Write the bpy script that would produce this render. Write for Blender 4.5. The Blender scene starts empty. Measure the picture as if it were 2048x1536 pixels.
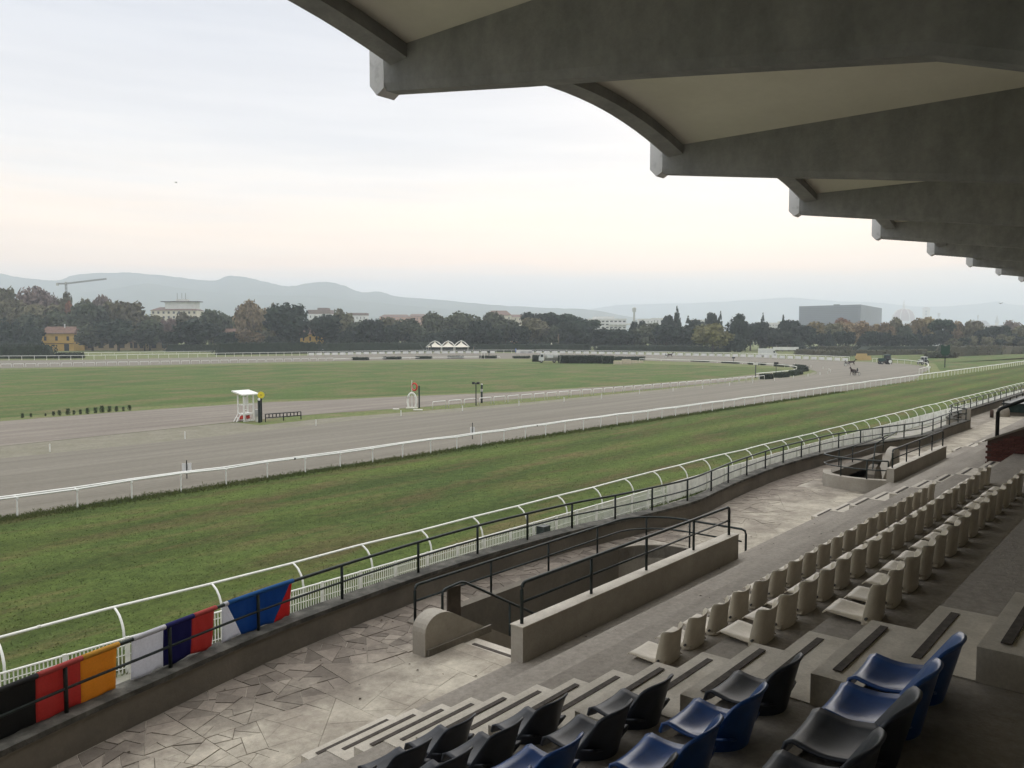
import bpy, bmesh, math, random
from mathutils import Vector, Matrix
random.seed(7)
S = bpy.context.scene
C = S.collection
rad = math.radians

# ------------------------------------------------------------------ camera
FPX, HY, VX, H = 1620.0, 668.0, 2400.0, 9.5      # focal length in photo pixels, horizon row, vanishing column of the stand, eye height
PIT = math.atan((768 - HY) / FPX)
YAW = math.atan((VX - 1024) / (FPX / math.cos(PIT)))
_c, _s, _cp, _sp = math.cos(YAW), math.sin(YAW), math.cos(PIT), math.sin(PIT)
FW = Vector((_c * _cp, _s * _cp, -_sp)); RT = Vector((_s, -_c, 0)); UP = Vector((_c * _sp, _s * _sp, _cp))
cam = bpy.data.cameras.new('camera'); cam.sensor_width = 36; cam.lens = 36 * FPX / 2048
cam.clip_start = 0.05; cam.clip_end = 40000
co = bpy.data.objects.new('camera', cam); C.objects.link(co)
co.matrix_world = Matrix(((RT.x, UP.x, -FW.x, 0), (RT.y, UP.y, -FW.y, 0), (RT.z, UP.z, -FW.z, H), (0, 0, 0, 1)))
S.camera = co

# ------------------------------------------------------------------ sky and sun (overcast, warm break near the horizon)
SUN_EL, SUN_AZ = 24.0, 20.0                        # sun behind cloud, azimuth measured from +X towards +Y
W = bpy.data.worlds.new('World'); S.world = W; W.use_nodes = True
nt = W.node_tree; nt.nodes.clear()
def N(t, **k):
    n = nt.nodes.new(t)
    for a, b in k.items(): setattr(n, a, b)
    return n
def L(a, b): nt.links.new(a, b)
sky = N('ShaderNodeTexSky', sky_type='NISHITA'); sky.sun_disc = False
sky.sun_elevation = rad(SUN_EL); sky.sun_rotation = rad(90 - SUN_AZ); sky.air_density = 1.2; sky.dust_density = 3.0
tc = N('ShaderNodeTexCoord'); sep = N('ShaderNodeSeparateXYZ'); L(tc.outputs['Generated'], sep.inputs[0])
mp = N('ShaderNodeMapping'); mp.inputs['Scale'].default_value = (1.1, 1.1, 13.0); L(tc.outputs['Generated'], mp.inputs[0])
nz = N('ShaderNodeTexNoise'); nz.inputs['Scale'].default_value = 2.2; nz.inputs['Detail'].default_value = 5; nz.inputs['Roughness'].default_value = .5
L(mp.outputs[0], nz.inputs['Vector'])
m1 = N('ShaderNodeMath', operation='MULTIPLY_ADD'); m1.inputs[1].default_value = .10; m1.inputs[2].default_value = -.05
L(nz.outputs['Fac'], m1.inputs[0])
m2 = N('ShaderNodeMath', operation='ADD'); L(m1.outputs[0], m2.inputs[0]); L(sep.outputs['Z'], m2.inputs[1])
cr = N('ShaderNodeValToRGB'); el = cr.color_ramp.elements
stops = [(0.0, (1.0, .94, .90)), (.045, (1.04, .94, .87)), (.080, (1.40, 1.01, .74)), (.125, (1.26, 1.01, .80)), (.175, (.95, .89, .85)),
         (.24, (.80, .785, .80)), (.33, (.69, .70, .745)), (.46, (.55, .58, .65)), (.75, (1.50, 1.48, 1.47)), (1.0, (2.0, 1.98, 1.96))]
while len(el) < len(stops): el.new(.5)
for e, (p, c) in zip(el, stops): e.position = p; e.color = (*c, 1)
L(m2.outputs[0], cr.inputs[0])
mp2 = N('ShaderNodeMapping'); mp2.inputs['Scale'].default_value = (2.0, 2.0, 26.0); mp2.inputs['Rotation'].default_value = (.05, .03, .4); L(tc.outputs['Generated'], mp2.inputs[0])
nz2 = N('ShaderNodeTexNoise'); nz2.inputs['Scale'].default_value = 1.6; nz2.inputs['Detail'].default_value = 6; L(mp2.outputs[0], nz2.inputs['Vector'])
cr2 = N('ShaderNodeValToRGB'); cr2.color_ramp.elements[0].position = .40; cr2.color_ramp.elements[0].color = (.94, .945, .955, 1)
cr2.color_ramp.elements[1].position = .60; cr2.color_ramp.elements[1].color = (1, 1, 1, 1); L(nz2.outputs['Fac'], cr2.inputs[0])
mm = N('ShaderNodeMix', data_type='RGBA', blend_type='MULTIPLY'); mm.inputs['Factor'].default_value = 1
L(cr.outputs[0], mm.inputs['A']); L(cr2.outputs[0], mm.inputs['B'])
sc_ = N('ShaderNodeVectorMath', operation='SCALE'); sc_.inputs['Scale'].default_value = 10.0; L(mm.outputs['Result'], sc_.inputs[0])
mx = N('ShaderNodeMix', data_type='RGBA'); mx.inputs['Factor'].default_value = .94
L(sky.outputs[0], mx.inputs['A']); L(sc_.outputs[0], mx.inputs['B'])
bg = N('ShaderNodeBackground'); bg.inputs['Strength'].default_value = .10; L(mx.outputs['Result'], bg.inputs[0])
wo = N('ShaderNodeOutputWorld'); L(bg.outputs[0], wo.inputs[0])
sl = bpy.data.lights.new('sun', 'SUN'); sl.energy = .6; sl.angle = rad(40); sl.color = (1, .95, .88)
so = bpy.data.objects.new('sun', sl); C.objects.link(so)
sd = Vector((math.cos(rad(SUN_EL)) * math.cos(rad(SUN_AZ)), math.cos(rad(SUN_EL)) * math.sin(rad(SUN_AZ)), math.sin(rad(SUN_EL))))
so.rotation_euler = sd.to_track_quat('Z', 'Y').to_euler(); so.location = (0, 0, 60)
S.view_settings.view_transform = 'Standard'; S.view_settings.look = 'None'; S.view_settings.exposure = .34; S.view_settings.gamma = 1
S.view_settings.use_curve_mapping = False
S.render.engine = 'CYCLES'
cy = S.cycles; cy.use_denoising = True; cy.max_bounces = 8; cy.diffuse_bounces = 5; cy.glossy_bounces = 3; cy.transmission_bounces = 4
cy.volume_bounces = 2; cy.transparent_max_bounces = 8; cy.caustics_reflective = False; cy.caustics_refractive = False
cy.sample_clamp_indirect = 6

# ------------------------------------------------------------------ from the photograph's rows and columns to places in the world
def ray(px, py): return FW + RT * ((px - 1024) / FPX) + UP * ((768 - py) / FPX)
def G(px, py, z=0.0):
    d = ray(px, py); t = (z - H) / d.z; return Vector((d.x * t, d.y * t, z))
def AY(px, py, y):
    d = ray(px, py); t = y / d.y; return Vector((d.x * t, y, H + d.z * t))
def FAR(px, d, z=0.0):
    "ground place at column px, d metres ahead"
    f = Vector((_c, _s, 0)); return f * d + RT * (d * (px - 1024) / FPX) + Vector((0, 0, z))
def ZT(py, d): return H + d * (HY - py) / FPX       # height of a thing whose top shows at row py
def WM(npx, d): return npx * d / FPX                # width in metres

# ------------------------------------------------------------------ mesh helpers
class MB:
    def __init__(s): s.v = []; s.f = []; s.m = []; s.cm = 0
    def add(s, vs, fs):
        b = len(s.v); s.v += [tuple(v) for v in vs]; s.f += [tuple(i + b for i in f) for f in fs]; s.m += [s.cm] * len(fs); return s
    def box(s, x0, x1, y0, y1, z0, z1):
        return s.add([(x0, y0, z0), (x1, y0, z0), (x1, y1, z0), (x0, y1, z0), (x0, y0, z1), (x1, y0, z1), (x1, y1, z1), (x0, y1, z1)],
                     [(0, 3, 2, 1), (4, 5, 6, 7), (0, 1, 5, 4), (1, 2, 6, 5), (2, 3, 7, 6), (3, 0, 4, 7)])
    def cbox(s, c, sz, rz=0.0, taper=1.0):
        hx, hy = sz[0] / 2, sz[1] / 2; cc, ss = math.cos(rz), math.sin(rz); vs = []
        for z, t in ((0, 1), (sz[2], taper)):
            for x, y in ((-hx, -hy), (hx, -hy), (hx, hy), (-hx, hy)):
                vs.append((c[0] + (x * cc - y * ss) * t, c[1] + (x * ss + y * cc) * t, c[2] + z))
        return s.add(vs, [(0, 3, 2, 1), (4, 5, 6, 7), (0, 1, 5, 4), (1, 2, 6, 5), (2, 3, 7, 6), (3, 0, 4, 7)])
    def prism(s, poly, z0, z1):
        n = len(poly)
        vs = [(p[0], p[1], z0) for p in poly] + [(p[0], p[1], z1) for p in poly]
        return s.add(vs, [tuple(range(n - 1, -1, -1)), tuple(range(n, 2 * n))] + [(i, (i + 1) % n, n + (i + 1) % n, n + i) for i in range(n)])
    def extr(s, poly, axis, a, b):
        "polygon in the plane across an axis ('x': (y,z), 'y': (x,z)) extruded from a to b"
        n = len(poly); mk = (lambda p, t: (t, p[0], p[1])) if axis == 'x' else (lambda p, t: (p[0], t, p[1]))
        vs = [mk(p, a) for p in poly] + [mk(p, b) for p in poly]
        return s.add(vs, [tuple(range(n - 1, -1, -1)), tuple(range(n, 2 * n))] + [(i, (i + 1) % n, n + (i + 1) % n, n + i) for i in range(n)])
    def tube(s, pts, r, n=6, r2=None):
        pts = [Vector(p) for p in pts]; m = len(pts); vs = []; up = Vector((0, 0, 1))
        for i, p in enumerate(pts):
            t = (pts[min(i + 1, m - 1)] - pts[max(i - 1, 0)]); t.normalize()
            a = up if abs(t.z) < .95 else Vector((1, 0, 0))
            u = t.cross(a); u.normalize(); w = u.cross(t)
            rr = r if r2 is None else r + (r2 - r) * i / (m - 1)
            for k in range(n):
                an = 2 * math.pi * (k + .5) / n; vs.append(p + u * (rr * math.cos(an)) + w * (rr * math.sin(an)))
        fs = [(i * n + k, i * n + (k + 1) % n, (i + 1) * n + (k + 1) % n, (i + 1) * n + k) for i in range(m - 1) for k in range(n)]
        fs += [tuple(range(n - 1, -1, -1)), tuple((m - 1) * n + k for k in range(n))]
        return s.add(vs, fs)
    def lathe(s, prof, c=(0, 0, 0), n=12):
        vs = []; m = len(prof)
        for r, z in prof:
            for k in range(n):
                a = 2 * math.pi * k / n; vs.append((c[0] + r * math.cos(a), c[1] + r * math.sin(a), c[2] + z))
        fs = [(i * n + k, i * n + (k + 1) % n, (i + 1) * n + (k + 1) % n, (i + 1) * n + k) for i in range(m - 1) for k in range(n)]
        fs += [tuple(range(n - 1, -1, -1)), tuple((m - 1) * n + k for k in range(n))]
        return s.add(vs, fs)
    def disc(s, c, axis, r, th, n=16):
        c = Vector(c); a = Vector(axis).normalized(); s.tube([c - a * th / 2, c + a * th / 2], r, n); return s
    def wheel(s, c, axis, r, rr, n=18, k=6):
        c = Vector(c); a = Vector(axis).normalized(); u = a.cross(Vector((0, 0, 1))).normalized(); w = u.cross(a); vs = []
        for i in range(n):
            t = 2 * math.pi * i / n; d = u * math.cos(t) + w * math.sin(t)
            for j in range(k):
                q = 2 * math.pi * j / k; vs.append(c + d * (r + rr * math.cos(q)) + a * (rr * math.sin(q)))
        return s.add(vs, [(i * k + j, i * k + (j + 1) % k, ((i + 1) % n) * k + (j + 1) % k, ((i + 1) % n) * k + j) for i in range(n) for j in range(k)])
    def shell(s, fn, nu, nv, th):
        "thick sheet: fn(u,v) -> point, u,v in 0..1"
        P = [[Vector(fn(i / nu, j / nv)) for j in range(nv + 1)] for i in range(nu + 1)]; top = []; bot = []
        for i in range(nu + 1):
            for j in range(nv + 1):
                du = P[min(i + 1, nu)][j] - P[max(i - 1, 0)][j]; dv = P[i][min(j + 1, nv)] - P[i][max(j - 1, 0)]
                nn = du.cross(dv); nn.normalize(); top.append(P[i][j] + nn * th / 2); bot.append(P[i][j] - nn * th / 2)
        w = nv + 1; o = len(top); fs = []
        for i in range(nu):
            for j in range(nv):
                a, b, c, d = i * w + j, (i + 1) * w + j, (i + 1) * w + j + 1, i * w + j + 1
                fs += [(a, b, c, d), (o + d, o + c, o + b, o + a)]
        ring = [(i, 0) for i in range(nu + 1)] + [(nu, j) for j in range(1, nv + 1)] + [(i, nv) for i in range(nu - 1, -1, -1)] + [(0, j) for j in range(nv - 1, 0, -1)]
        for k in range(len(ring)):
            a = ring[k][0] * w + ring[k][1]; q = ring[(k + 1) % len(ring)]; b = q[0] * w + q[1]; fs.append((b, a, o + a, o + b))
        return s.add(top + bot, fs)
    def mesh(s, name, mats, smooth=False):
        me = bpy.data.meshes.new(name); me.from_pydata(s.v, [], s.f); me.update()
        for m in (mats if isinstance(mats, (list, tuple)) else [mats]):
            if m is not None: me.materials.append(m)
        if len(me.materials) > 1: me.polygons.foreach_set('material_index', s.m)
        if smooth: me.polygons.foreach_set('use_smooth', [True] * len(me.polygons))
        return me
    def build(s, name, mats, parent=None, smooth=False):
        return link(name, s.mesh(name, mats, smooth), parent)
def root_loc(p):
    v = Vector((0, 0, 0))
    while p is not None: v += p.location; p = p.parent
    return v
def link(name, me, parent=None):
    o = bpy.data.objects.new(name, me); C.objects.link(o)
    if parent is not None:
        o.parent = parent; o.location = -root_loc(parent)
    return o
def tag(o, label=None, cat=None, group=None, kind=None):
    if label: o['label'] = label
    if cat: o['category'] = cat
    if group: o['group'] = group
    if kind: o['kind'] = kind
    return o
def thing(name, label, cat, loc=(0, 0, 0), rz=0, group=None):
    o = bpy.data.objects.new(name, None); C.objects.link(o); o.location = loc; o.rotation_euler = (0, 0, rz); o.empty_display_size = .2
    return tag(o, label, cat, group)
def copy_tree(o, parent=None):
    c = o.copy(); C.objects.link(c)
    if parent is not None: c.parent = parent
    for ch in o.children: copy_tree(ch, c)
    return c
def place(proto, loc, rz=0.0, label=None, group=None, scale=None):
    c = copy_tree(proto); c.location = loc; c.rotation_euler = (0, 0, rz)
    if scale: c.scale = scale
    if label: c['label'] = label
    if group: c['group'] = group
    return c
def drop(proto):
    for ch in list(proto.children): drop(ch)
    bpy.data.objects.remove(proto)
ORD = ['zeroth', 'first', 'second', 'third', 'fourth', 'fifth', 'sixth', 'seventh', 'eighth', 'ninth', 'tenth', 'eleventh', 'twelfth', 'thirteenth',
       'fourteenth', 'fifteenth', 'sixteenth', 'seventeenth', 'eighteenth', 'nineteenth', 'twentieth']
def ordw(n):
    if n <= 20: return ORD[n]
    t = ['', '', 'twenty', 'thirty', 'forty', 'fifty', 'sixty', 'seventy'][n // 10]; r = n % 10
    return t + '-' + ORD[r] if r else t[:-1] + 'ieth'

# ------------------------------------------------------------------ materials
def mat(name, col, rough=.8, var=.0, scale=5.0, col2=None, bump=0.0, bscale=None, spec=.3, detail=6, stretch=(1, 1, 1), trans=0.0, rnd=0.0, metal=0.0, lo=.35, hi=.65, fine=0.0, fscale=60., coord='Object', hue=0.0):
    m = bpy.data.materials.new(name); m.use_nodes = True; t = m.node_tree; b = t.nodes['Principled BSDF']
    b.inputs['Roughness'].default_value = rough; b.inputs['Specular IOR Level'].default_value = spec; b.inputs['Metallic'].default_value = metal
    b.inputs['Base Color'].default_value = (*col, 1)
    cout = None
    if var or col2 or bump or fine:
        if coord == 'World':
            g = t.nodes.new('ShaderNodeNewGeometry'); src = g.outputs['Position']
        else:
            g = t.nodes.new('ShaderNodeTexCoord'); src = g.outputs['Object']
        mpn = t.nodes.new('ShaderNodeMapping'); mpn.inputs['Scale'].default_value = stretch; t.links.new(src, mpn.inputs[0])
        n = t.nodes.new('ShaderNodeTexNoise'); n.inputs['Scale'].default_value = scale; n.inputs['Detail'].default_value = detail; n.inputs['Roughness'].default_value = .6
        t.links.new(mpn.outputs[0], n.inputs['Vector'])
        r = t.nodes.new('ShaderNodeValToRGB'); r.color_ramp.elements[0].position = lo; r.color_ramp.elements[1].position = hi
        c2 = col2 or tuple(min(1, c * (1 + var)) for c in col); c1 = col if col2 else tuple(c * (1 - var) for c in col)
        r.color_ramp.elements[0].color = (*c1, 1); r.color_ramp.elements[1].color = (*c2, 1); t.links.new(n.outputs['Fac'], r.inputs[0]); cout = r.outputs[0]
        if fine:
            n3 = t.nodes.new('ShaderNodeTexNoise'); n3.inputs['Scale'].default_value = fscale; n3.inputs['Detail'].default_value = 8; n3.inputs['Roughness'].default_value = .75
            t.links.new(src, n3.inputs['Vector'])
            r3 = t.nodes.new('ShaderNodeMapRange'); r3.inputs['From Min'].default_value = .3; r3.inputs['From Max'].default_value = .7
            r3.inputs['To Min'].default_value = 1 - fine; r3.inputs['To Max'].default_value = 1 + fine; t.links.new(n3.outputs['Fac'], r3.inputs['Value'])
            vm = t.nodes.new('ShaderNodeVectorMath'); vm.operation = 'SCALE'; t.links.new(cout, vm.inputs[0]); t.links.new(r3.outputs[0], vm.inputs['Scale']); cout = vm.outputs[0]
        if bump:
            n2 = t.nodes.new('ShaderNodeTexNoise'); n2.inputs['Scale'].default_value = bscale or scale * 6; n2.inputs['Detail'].default_value = 6
            t.links.new(src, n2.inputs['Vector'])
            bp = t.nodes.new('ShaderNodeBump'); bp.inputs['Strength'].default_value = bump; bp.inputs['Distance'].default_value = .02
            t.links.new(n2.outputs['Fac'], bp.inputs['Height']); t.links.new(bp.outputs[0], b.inputs['Normal'])
    if rnd or hue:
        oi = t.nodes.new('ShaderNodeObjectInfo'); hs = t.nodes.new('ShaderNodeHueSaturation')
        a = t.nodes.new('ShaderNodeMath'); a.operation = 'MULTIPLY_ADD'; a.inputs[1].default_value = 2 * rnd; a.inputs[2].default_value = 1 - rnd
        t.links.new(oi.outputs['Random'], a.inputs[0]); t.links.new(a.outputs[0], hs.inputs['Value'])
        if hue:
            hm = t.nodes.new('ShaderNodeMath'); hm.operation = 'MULTIPLY'; hm.inputs[1].default_value = 7.31; t.links.new(oi.outputs['Random'], hm.inputs[0])
            hf = t.nodes.new('ShaderNodeMath'); hf.operation = 'FRACT'; t.links.new(hm.outputs[0], hf.inputs[0])
            h2 = t.nodes.new('ShaderNodeMath'); h2.operation = 'MULTIPLY_ADD'; h2.inputs[1].default_value = 2 * hue; h2.inputs[2].default_value = .5 - hue
            t.links.new(hf.outputs[0], h2.inputs[0]); t.links.new(h2.outputs[0], hs.inputs['Hue'])
        if cout is None: hs.inputs['Color'].default_value = (*col, 1)
        else: t.links.new(cout, hs.inputs['Color'])
        cout = hs.outputs[0]
    if cout is not None: t.links.new(cout, b.inputs['Base Color'])
    if trans:
        tr = t.nodes.new('ShaderNodeBsdfTranslucent'); ms = t.nodes.new('ShaderNodeMixShader'); ms.inputs[0].default_value = trans
        if cout is not None: t.links.new(cout, tr.inputs[0])
        else: tr.inputs[0].default_value = (*col, 1)
        t.links.new(b.outputs[0], ms.inputs[1]); t.links.new(tr.outputs[0], ms.inputs[2]); t.links.new(ms.outputs[0], t.nodes['Material Output'].inputs[0])
    return m
def grass_mat(name, g1, g2, brown, stretch, s1=.12, s2=.35, mown=0.0, b0=.48, b1=.66):
    m = bpy.data.materials.new(name); m.use_nodes = True; t = m.node_tree; b = t.nodes['Principled BSDF']
    b.inputs['Roughness'].default_value = .95; b.inputs['Specular IOR Level'].default_value = .1
    g = t.nodes.new('ShaderNodeNewGeometry'); mpn = t.nodes.new('ShaderNodeMapping'); mpn.inputs['Scale'].default_value = stretch; t.links.new(g.outputs['Position'], mpn.inputs[0])
    def noise(sc, det, vec, rough=.6):
        n = t.nodes.new('ShaderNodeTexNoise'); n.inputs['Scale'].default_value = sc; n.inputs['Detail'].default_value = det; n.inputs['Roughness'].default_value = rough
        t.links.new(vec, n.inputs['Vector']); return n.outputs['Fac']
    def ramp(src, a, c1, bb, c2):
        r = t.nodes.new('ShaderNodeValToRGB'); r.color_ramp.elements[0].position = a; r.color_ramp.elements[0].color = (*c1, 1)
        r.color_ramp.elements[1].position = bb; r.color_ramp.elements[1].color = (*c2, 1); t.links.new(src, r.inputs[0]); return r.outputs[0]
    def mix(fac, a, bb, bt='MIX'):
        x = t.nodes.new('ShaderNodeMix'); x.data_type = 'RGBA'; x.blend_type = bt
        if isinstance(fac, float): x.inputs['Factor'].default_value = fac
        else: t.links.new(fac, x.inputs['Factor'])
        t.links.new(a, x.inputs['A']); t.links.new(bb, x.inputs['B']); return x.outputs['Result']
    base = ramp(noise(s1, 4, mpn.outputs[0]), .35, g1, .65, g2)
    bf = ramp(noise(s2, 7, mpn.outputs[0], .65), b0, (0, 0, 0), b1, (1, 1, 1))
    br = t.nodes.new('ShaderNodeRGB'); br.outputs[0].default_value = (*brown, 1)
    col = mix(bf, base, br.outputs[0])
    if mown:
        wv = t.nodes.new('ShaderNodeTexWave'); wv.bands_direction = 'Y'; wv.inputs['Scale'].default_value = mown; wv.inputs['Distortion'].default_value = 1.2; wv.inputs['Detail'].default_value = 3; wv.inputs['Detail Scale'].default_value = .3
        mp3 = t.nodes.new('ShaderNodeMapping'); mp3.inputs['Scale'].default_value = (.04, 1, 1); mp3.inputs['Rotation'].default_value = (0, 0, .02); t.links.new(g.outputs['Position'], mp3.inputs[0]); t.links.new(mp3.outputs[0], wv.inputs['Vector'])
        col = mix(1.0, col, ramp(wv.outputs['Fac'], .1, (.84, .84, .82), .9, (1.12, 1.12, 1.08)), 'MULTIPLY')
    col = mix(1.0, col, ramp(noise(1.7, 8, g.outputs['Position'], .75), .32, (.62, .64, .60), .68, (1.32, 1.32, 1.28)), 'MULTIPLY')
    col = mix(1.0, col, ramp(noise(9, 8, g.outputs['Position'], .8), .33, (.55, .58, .52), .67, (1.4, 1.38, 1.34)), 'MULTIPLY')
    t.links.new(col, b.inputs['Base Color'])
    bp = t.nodes.new('ShaderNodeBump'); bp.inputs['Strength'].default_value = .9; bp.inputs['Distance'].default_value = .08
    t.links.new(noise(6, 8, g.outputs['Position'], .8), bp.inputs['Height']); t.links.new(bp.outputs[0], b.inputs['Normal'])
    return m
M = {}
M['ground'] = grass_mat('dry_grass', (.17, .185, .085), (.13, .165, .065), (.20, .17, .11), (1, 1, 1))
M['turf'] = grass_mat('turf_grass', (.060, .088, .027), (.094, .124, .034), (.120, .098, .048), (.22, 1, 1), .20, .50, .055)
M['infield'] = grass_mat('infield_grass', (.072, .112, .039), (.105, .146, .050), (.150, .138, .072), (.55, 1, 1), .09, .16, 0, .46, .62)
M['tuft'] = mat('grass_blades', (.070, .098, .031), .9, scale=.5, col2=(.115, .122, .046), coord='World', stretch=(.22, 1, 1), fine=.25, fscale=4, trans=.5)
M['track'] = mat('track_sand', (.150, .136, .108), .95, scale=.55, col2=(.200, .183, .148), stretch=(.035, 1, 1), bump=.3, bscale=4, coord='World', fine=.14, fscale=2.5)
M['verge'] = mat('verge_sand', (.215, .20, .155), .95, scale=.5, col2=(.170, .160, .112), bump=.2, bscale=6, coord='World', fine=.25, fscale=3)
M['path'] = mat('path_dirt', (.16, .138, .115), .95, scale=.35, col2=(.23, .205, .168), stretch=(.12, 1.2, 1), bump=.2, bscale=5, coord='World', fine=.15, fscale=2)
M['gravel'] = mat('gravel', (.30, .28, .25), .95, scale=.6, col2=(.17, .19, .11), bump=.3, bscale=20, coord='World', lo=.45, hi=.7, fine=.2, fscale=8)
M['white'] = mat('white_paint', (.78, .78, .73), .5, var=.06, scale=3)
M['white_dirty'] = mat('white_weathered', (.66, .66, .60), .6, var=.15, scale=2.5, bump=.1)
M['dkgreen'] = mat('dark_green_paint', (.018, .026, .024), .45, var=.4, scale=7, bump=.08)
M['black'] = mat('black_paint', (.012, .013, .014), .45)
M['conc'] = mat('tier_concrete', (.245, .220, .186), .9, scale=1.1, col2=(.36, .328, .282), bump=.3, bscale=40, coord='World', stretch=(.35, 1.3, 1), fine=.24, fscale=13, lo=.32, hi=.70)
M['conc_dark'] = mat('dark_concrete', (.16, .142, .115), .9, scale=1.5, col2=(.235, .21, .172), bump=.3, bscale=30, coord='World', fine=.14, fscale=16)  # darker concrete for stairwells, rear walls, plinths and wall tops
M['conc_wall'] = mat('wall_concrete', (.31, .282, .236), .9, scale=1.2, col2=(.41, .378, .322), bump=.22, bscale=35, coord='World', fine=.1, fscale=20)
M['terrazzo'] = mat('step_terrazzo', (.46, .42, .35), .75, scale=3, col2=(.60, .555, .475), bump=.15, bscale=60, coord='World', fine=.16, fscale=40)
M['strip'] = mat('rubber_strip', (.075, .064, .054), .9, var=.3, scale=20)
M['beam'] = mat('beam_concrete', (.245, .25, .25), .85, scale=2.0, col2=(.37, .37, .365), bump=.25, bscale=25, coord='World', fine=.14, fscale=6, stretch=(1.1, 1.1, .4), lo=.30, hi=.74)
M['beam_end'] = mat('beam_end_concrete_skylit', (.70, .70, .70), .85, scale=6, col2=(.5, .5, .5), bump=.2, bscale=30, coord='World', lo=.55, hi=.75)  # light concrete, with the sky's light on the ends worked into the colour
M['vault'] = mat('cream_plaster', (.70, .665, .58), .85, scale=.6, col2=(.78, .745, .66), coord='World', fine=.03, fscale=8)
M['beige'] = mat('beige_plastic', (.60, .545, .44), .45, scale=6, col2=(.50, .445, .35), rnd=.10, spec=.4, fine=.06, fscale=40)
M['blue'] = mat('blue_plastic', (.014, .066, .235), .28, rnd=.10, spec=.5, var=.15, scale=8)
M['navy'] = mat('dark_plastic', (.024, .029, .041), .46, rnd=.15, spec=.45, var=.2, scale=8)
M['steel'] = mat('dull_steel', (.10, .10, .10), .5, metal=.4)
M['brick'] = mat('red_brick', (.105, .042, .034), .9, var=.3, scale=30, rnd=.2)
M['mortar'] = mat('dark_mortar', (.085, .055, .045), .95)

# ------------------------------------------------------------------ ground, course, track
def structure(name, bm, m): return tag(bm.build(name, m), kind='structure')
def sheet(name, pts, z, m):
    me = bpy.data.meshes.new(name); b = bmesh.new(); vs = [b.verts.new((p[0], p[1], z)) for p in pts]
    f = b.faces.new(vs); 
    if f.normal.z < 0: f.normal_flip()
    b.normal_update(); bmesh.ops.triangulate(b, faces=b.faces[:]); bmesh.ops.recalc_face_normals(b, faces=b.faces[:])
    for f in b.faces:
        if f.normal.z < 0: f.normal_flip()
    b.to_mesh(me); b.free(); me.materials.append(m); o = bpy.data.objects.new(name, me); C.objects.link(o); return tag(o, kind='structure')
RG = 12000
b = MB(); b.prism([(RG * math.cos(2 * math.pi * k / 64), RG * math.sin(2 * math.pi * k / 64)) for k in range(64)], -.6, 0); structure('ground', b, M['ground'])
def smooth_line(pts, k=6):
    pts = [Vector((p[0], p[1], 0)) for p in pts]; out = []
    for i in range(len(pts) - 1):
        p0, p1, p2, p3 = pts[max(i - 1, 0)], pts[i], pts[i + 1], pts[min(i + 2, len(pts) - 1)]
        for j in range(k):
            t = j / k; out.append(.5 * ((2 * p1) + (p2 - p0) * t + (2 * p0 - 5 * p1 + 4 * p2 - p3) * t * t + (3 * p1 - p0 - 3 * p2 + p3) * t ** 3))
    out.append(pts[-1]); return out
RAILPTS = [(-70, 47.6), (10, 46.5), (60, 46.2), (108, 45.1), (168, 44.0), (286, 41.4), (430, 38.2)]
def rail_y(x):
    for (a, b_), (c, d) in zip(RAILPTS, RAILPTS[1:]):
        if x <= c: return b_ + (d - b_) * (x - a) / (c - a)
    return RAILPTS[-1][1]
sheet('turf_course', [(-80, 20.5), (430, 17.5), (430, 38.4), (286, 41.7), (168, 44.3), (108, 45.4), (60, 46.5), (10, 46.9), (-80, 48.0)], .012, M['turf'])
outer_far = [G(*p) for p in [(1800, 727), (1745, 724.5), (1700, 723), (1640, 720), (1560, 717), (1500, 714), (1370, 711), (1250, 708.5), (1100, 706), (1000, 706), (800, 707), (620, 711), (500, 713), (300, 717), (150, 720), (0, 721), (-250, 724), (-500, 727)]]
outer = [(-80, 47.6), (10, 46.9), (60, 46.6), (108, 45.6), (160, 44.6), (182, 45.0)] + [G(*p) for p in [(1846, 745.5), (1857, 739), (1850, 733)]] + outer_far
inner_px = [(-300, 950), (0, 918), (440, 872), (740, 838), (1024, 813), (1274, 787), (1440, 770), (1536, 760.5), (1590, 755.5), (1625, 750), (1634, 745), (1620, 739.5), (1590, 735.5), (1536, 731.5), (1460, 727.5), (1370, 724), (1279, 721), (1150, 718), (1050, 717.5), (900, 719), (700, 722), (500, 726), (300, 731), (0, 737), (-250, 741), (-500, 745)]
inner = [G(*p) for p in inner_px]
oo = smooth_line(outer, 5); ii = smooth_line(inner, 5)
sheet('sand_track', [tuple(p[:2]) for p in oo] + [tuple(p[:2]) for p in reversed(ii)], .030, M['track'])
def pxpoly(pts): return [tuple(G(*p)[:2]) for p in pts]
up_path = [(-300, 868), (0, 843), (270, 822), (512, 806), (662, 800), (812, 793), (1024, 785), (1274, 770), (1449, 756), (1545, 746)]
lo_path = [(1545, 750), (1449, 764), (1274, 780.5), (1024, 799), (860, 813), (640, 828), (480, 843), (300, 862), (0, 893), (-300, 922)]
sheet('service_path', pxpoly(up_path + lo_path), .022, M['path'])
sheet('track_verge', pxpoly([(-300, 922.5), (0, 893.5), (300, 862.5), (470, 845), (520, 851), (640, 838), (800, 826), (1024, 808), (1274, 784), (1440, 767), (1536, 757), (1590, 752.5), (1620, 747.5), (1626, 744.5)] + [(1634, 745), (1625, 750), (1590, 755.5), (1536, 760.5), (1440, 770), (1274, 787), (1024, 813), (740, 838.6), (440, 872), (0, 918), (-300, 950)]), .018, M['verge'])
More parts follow.
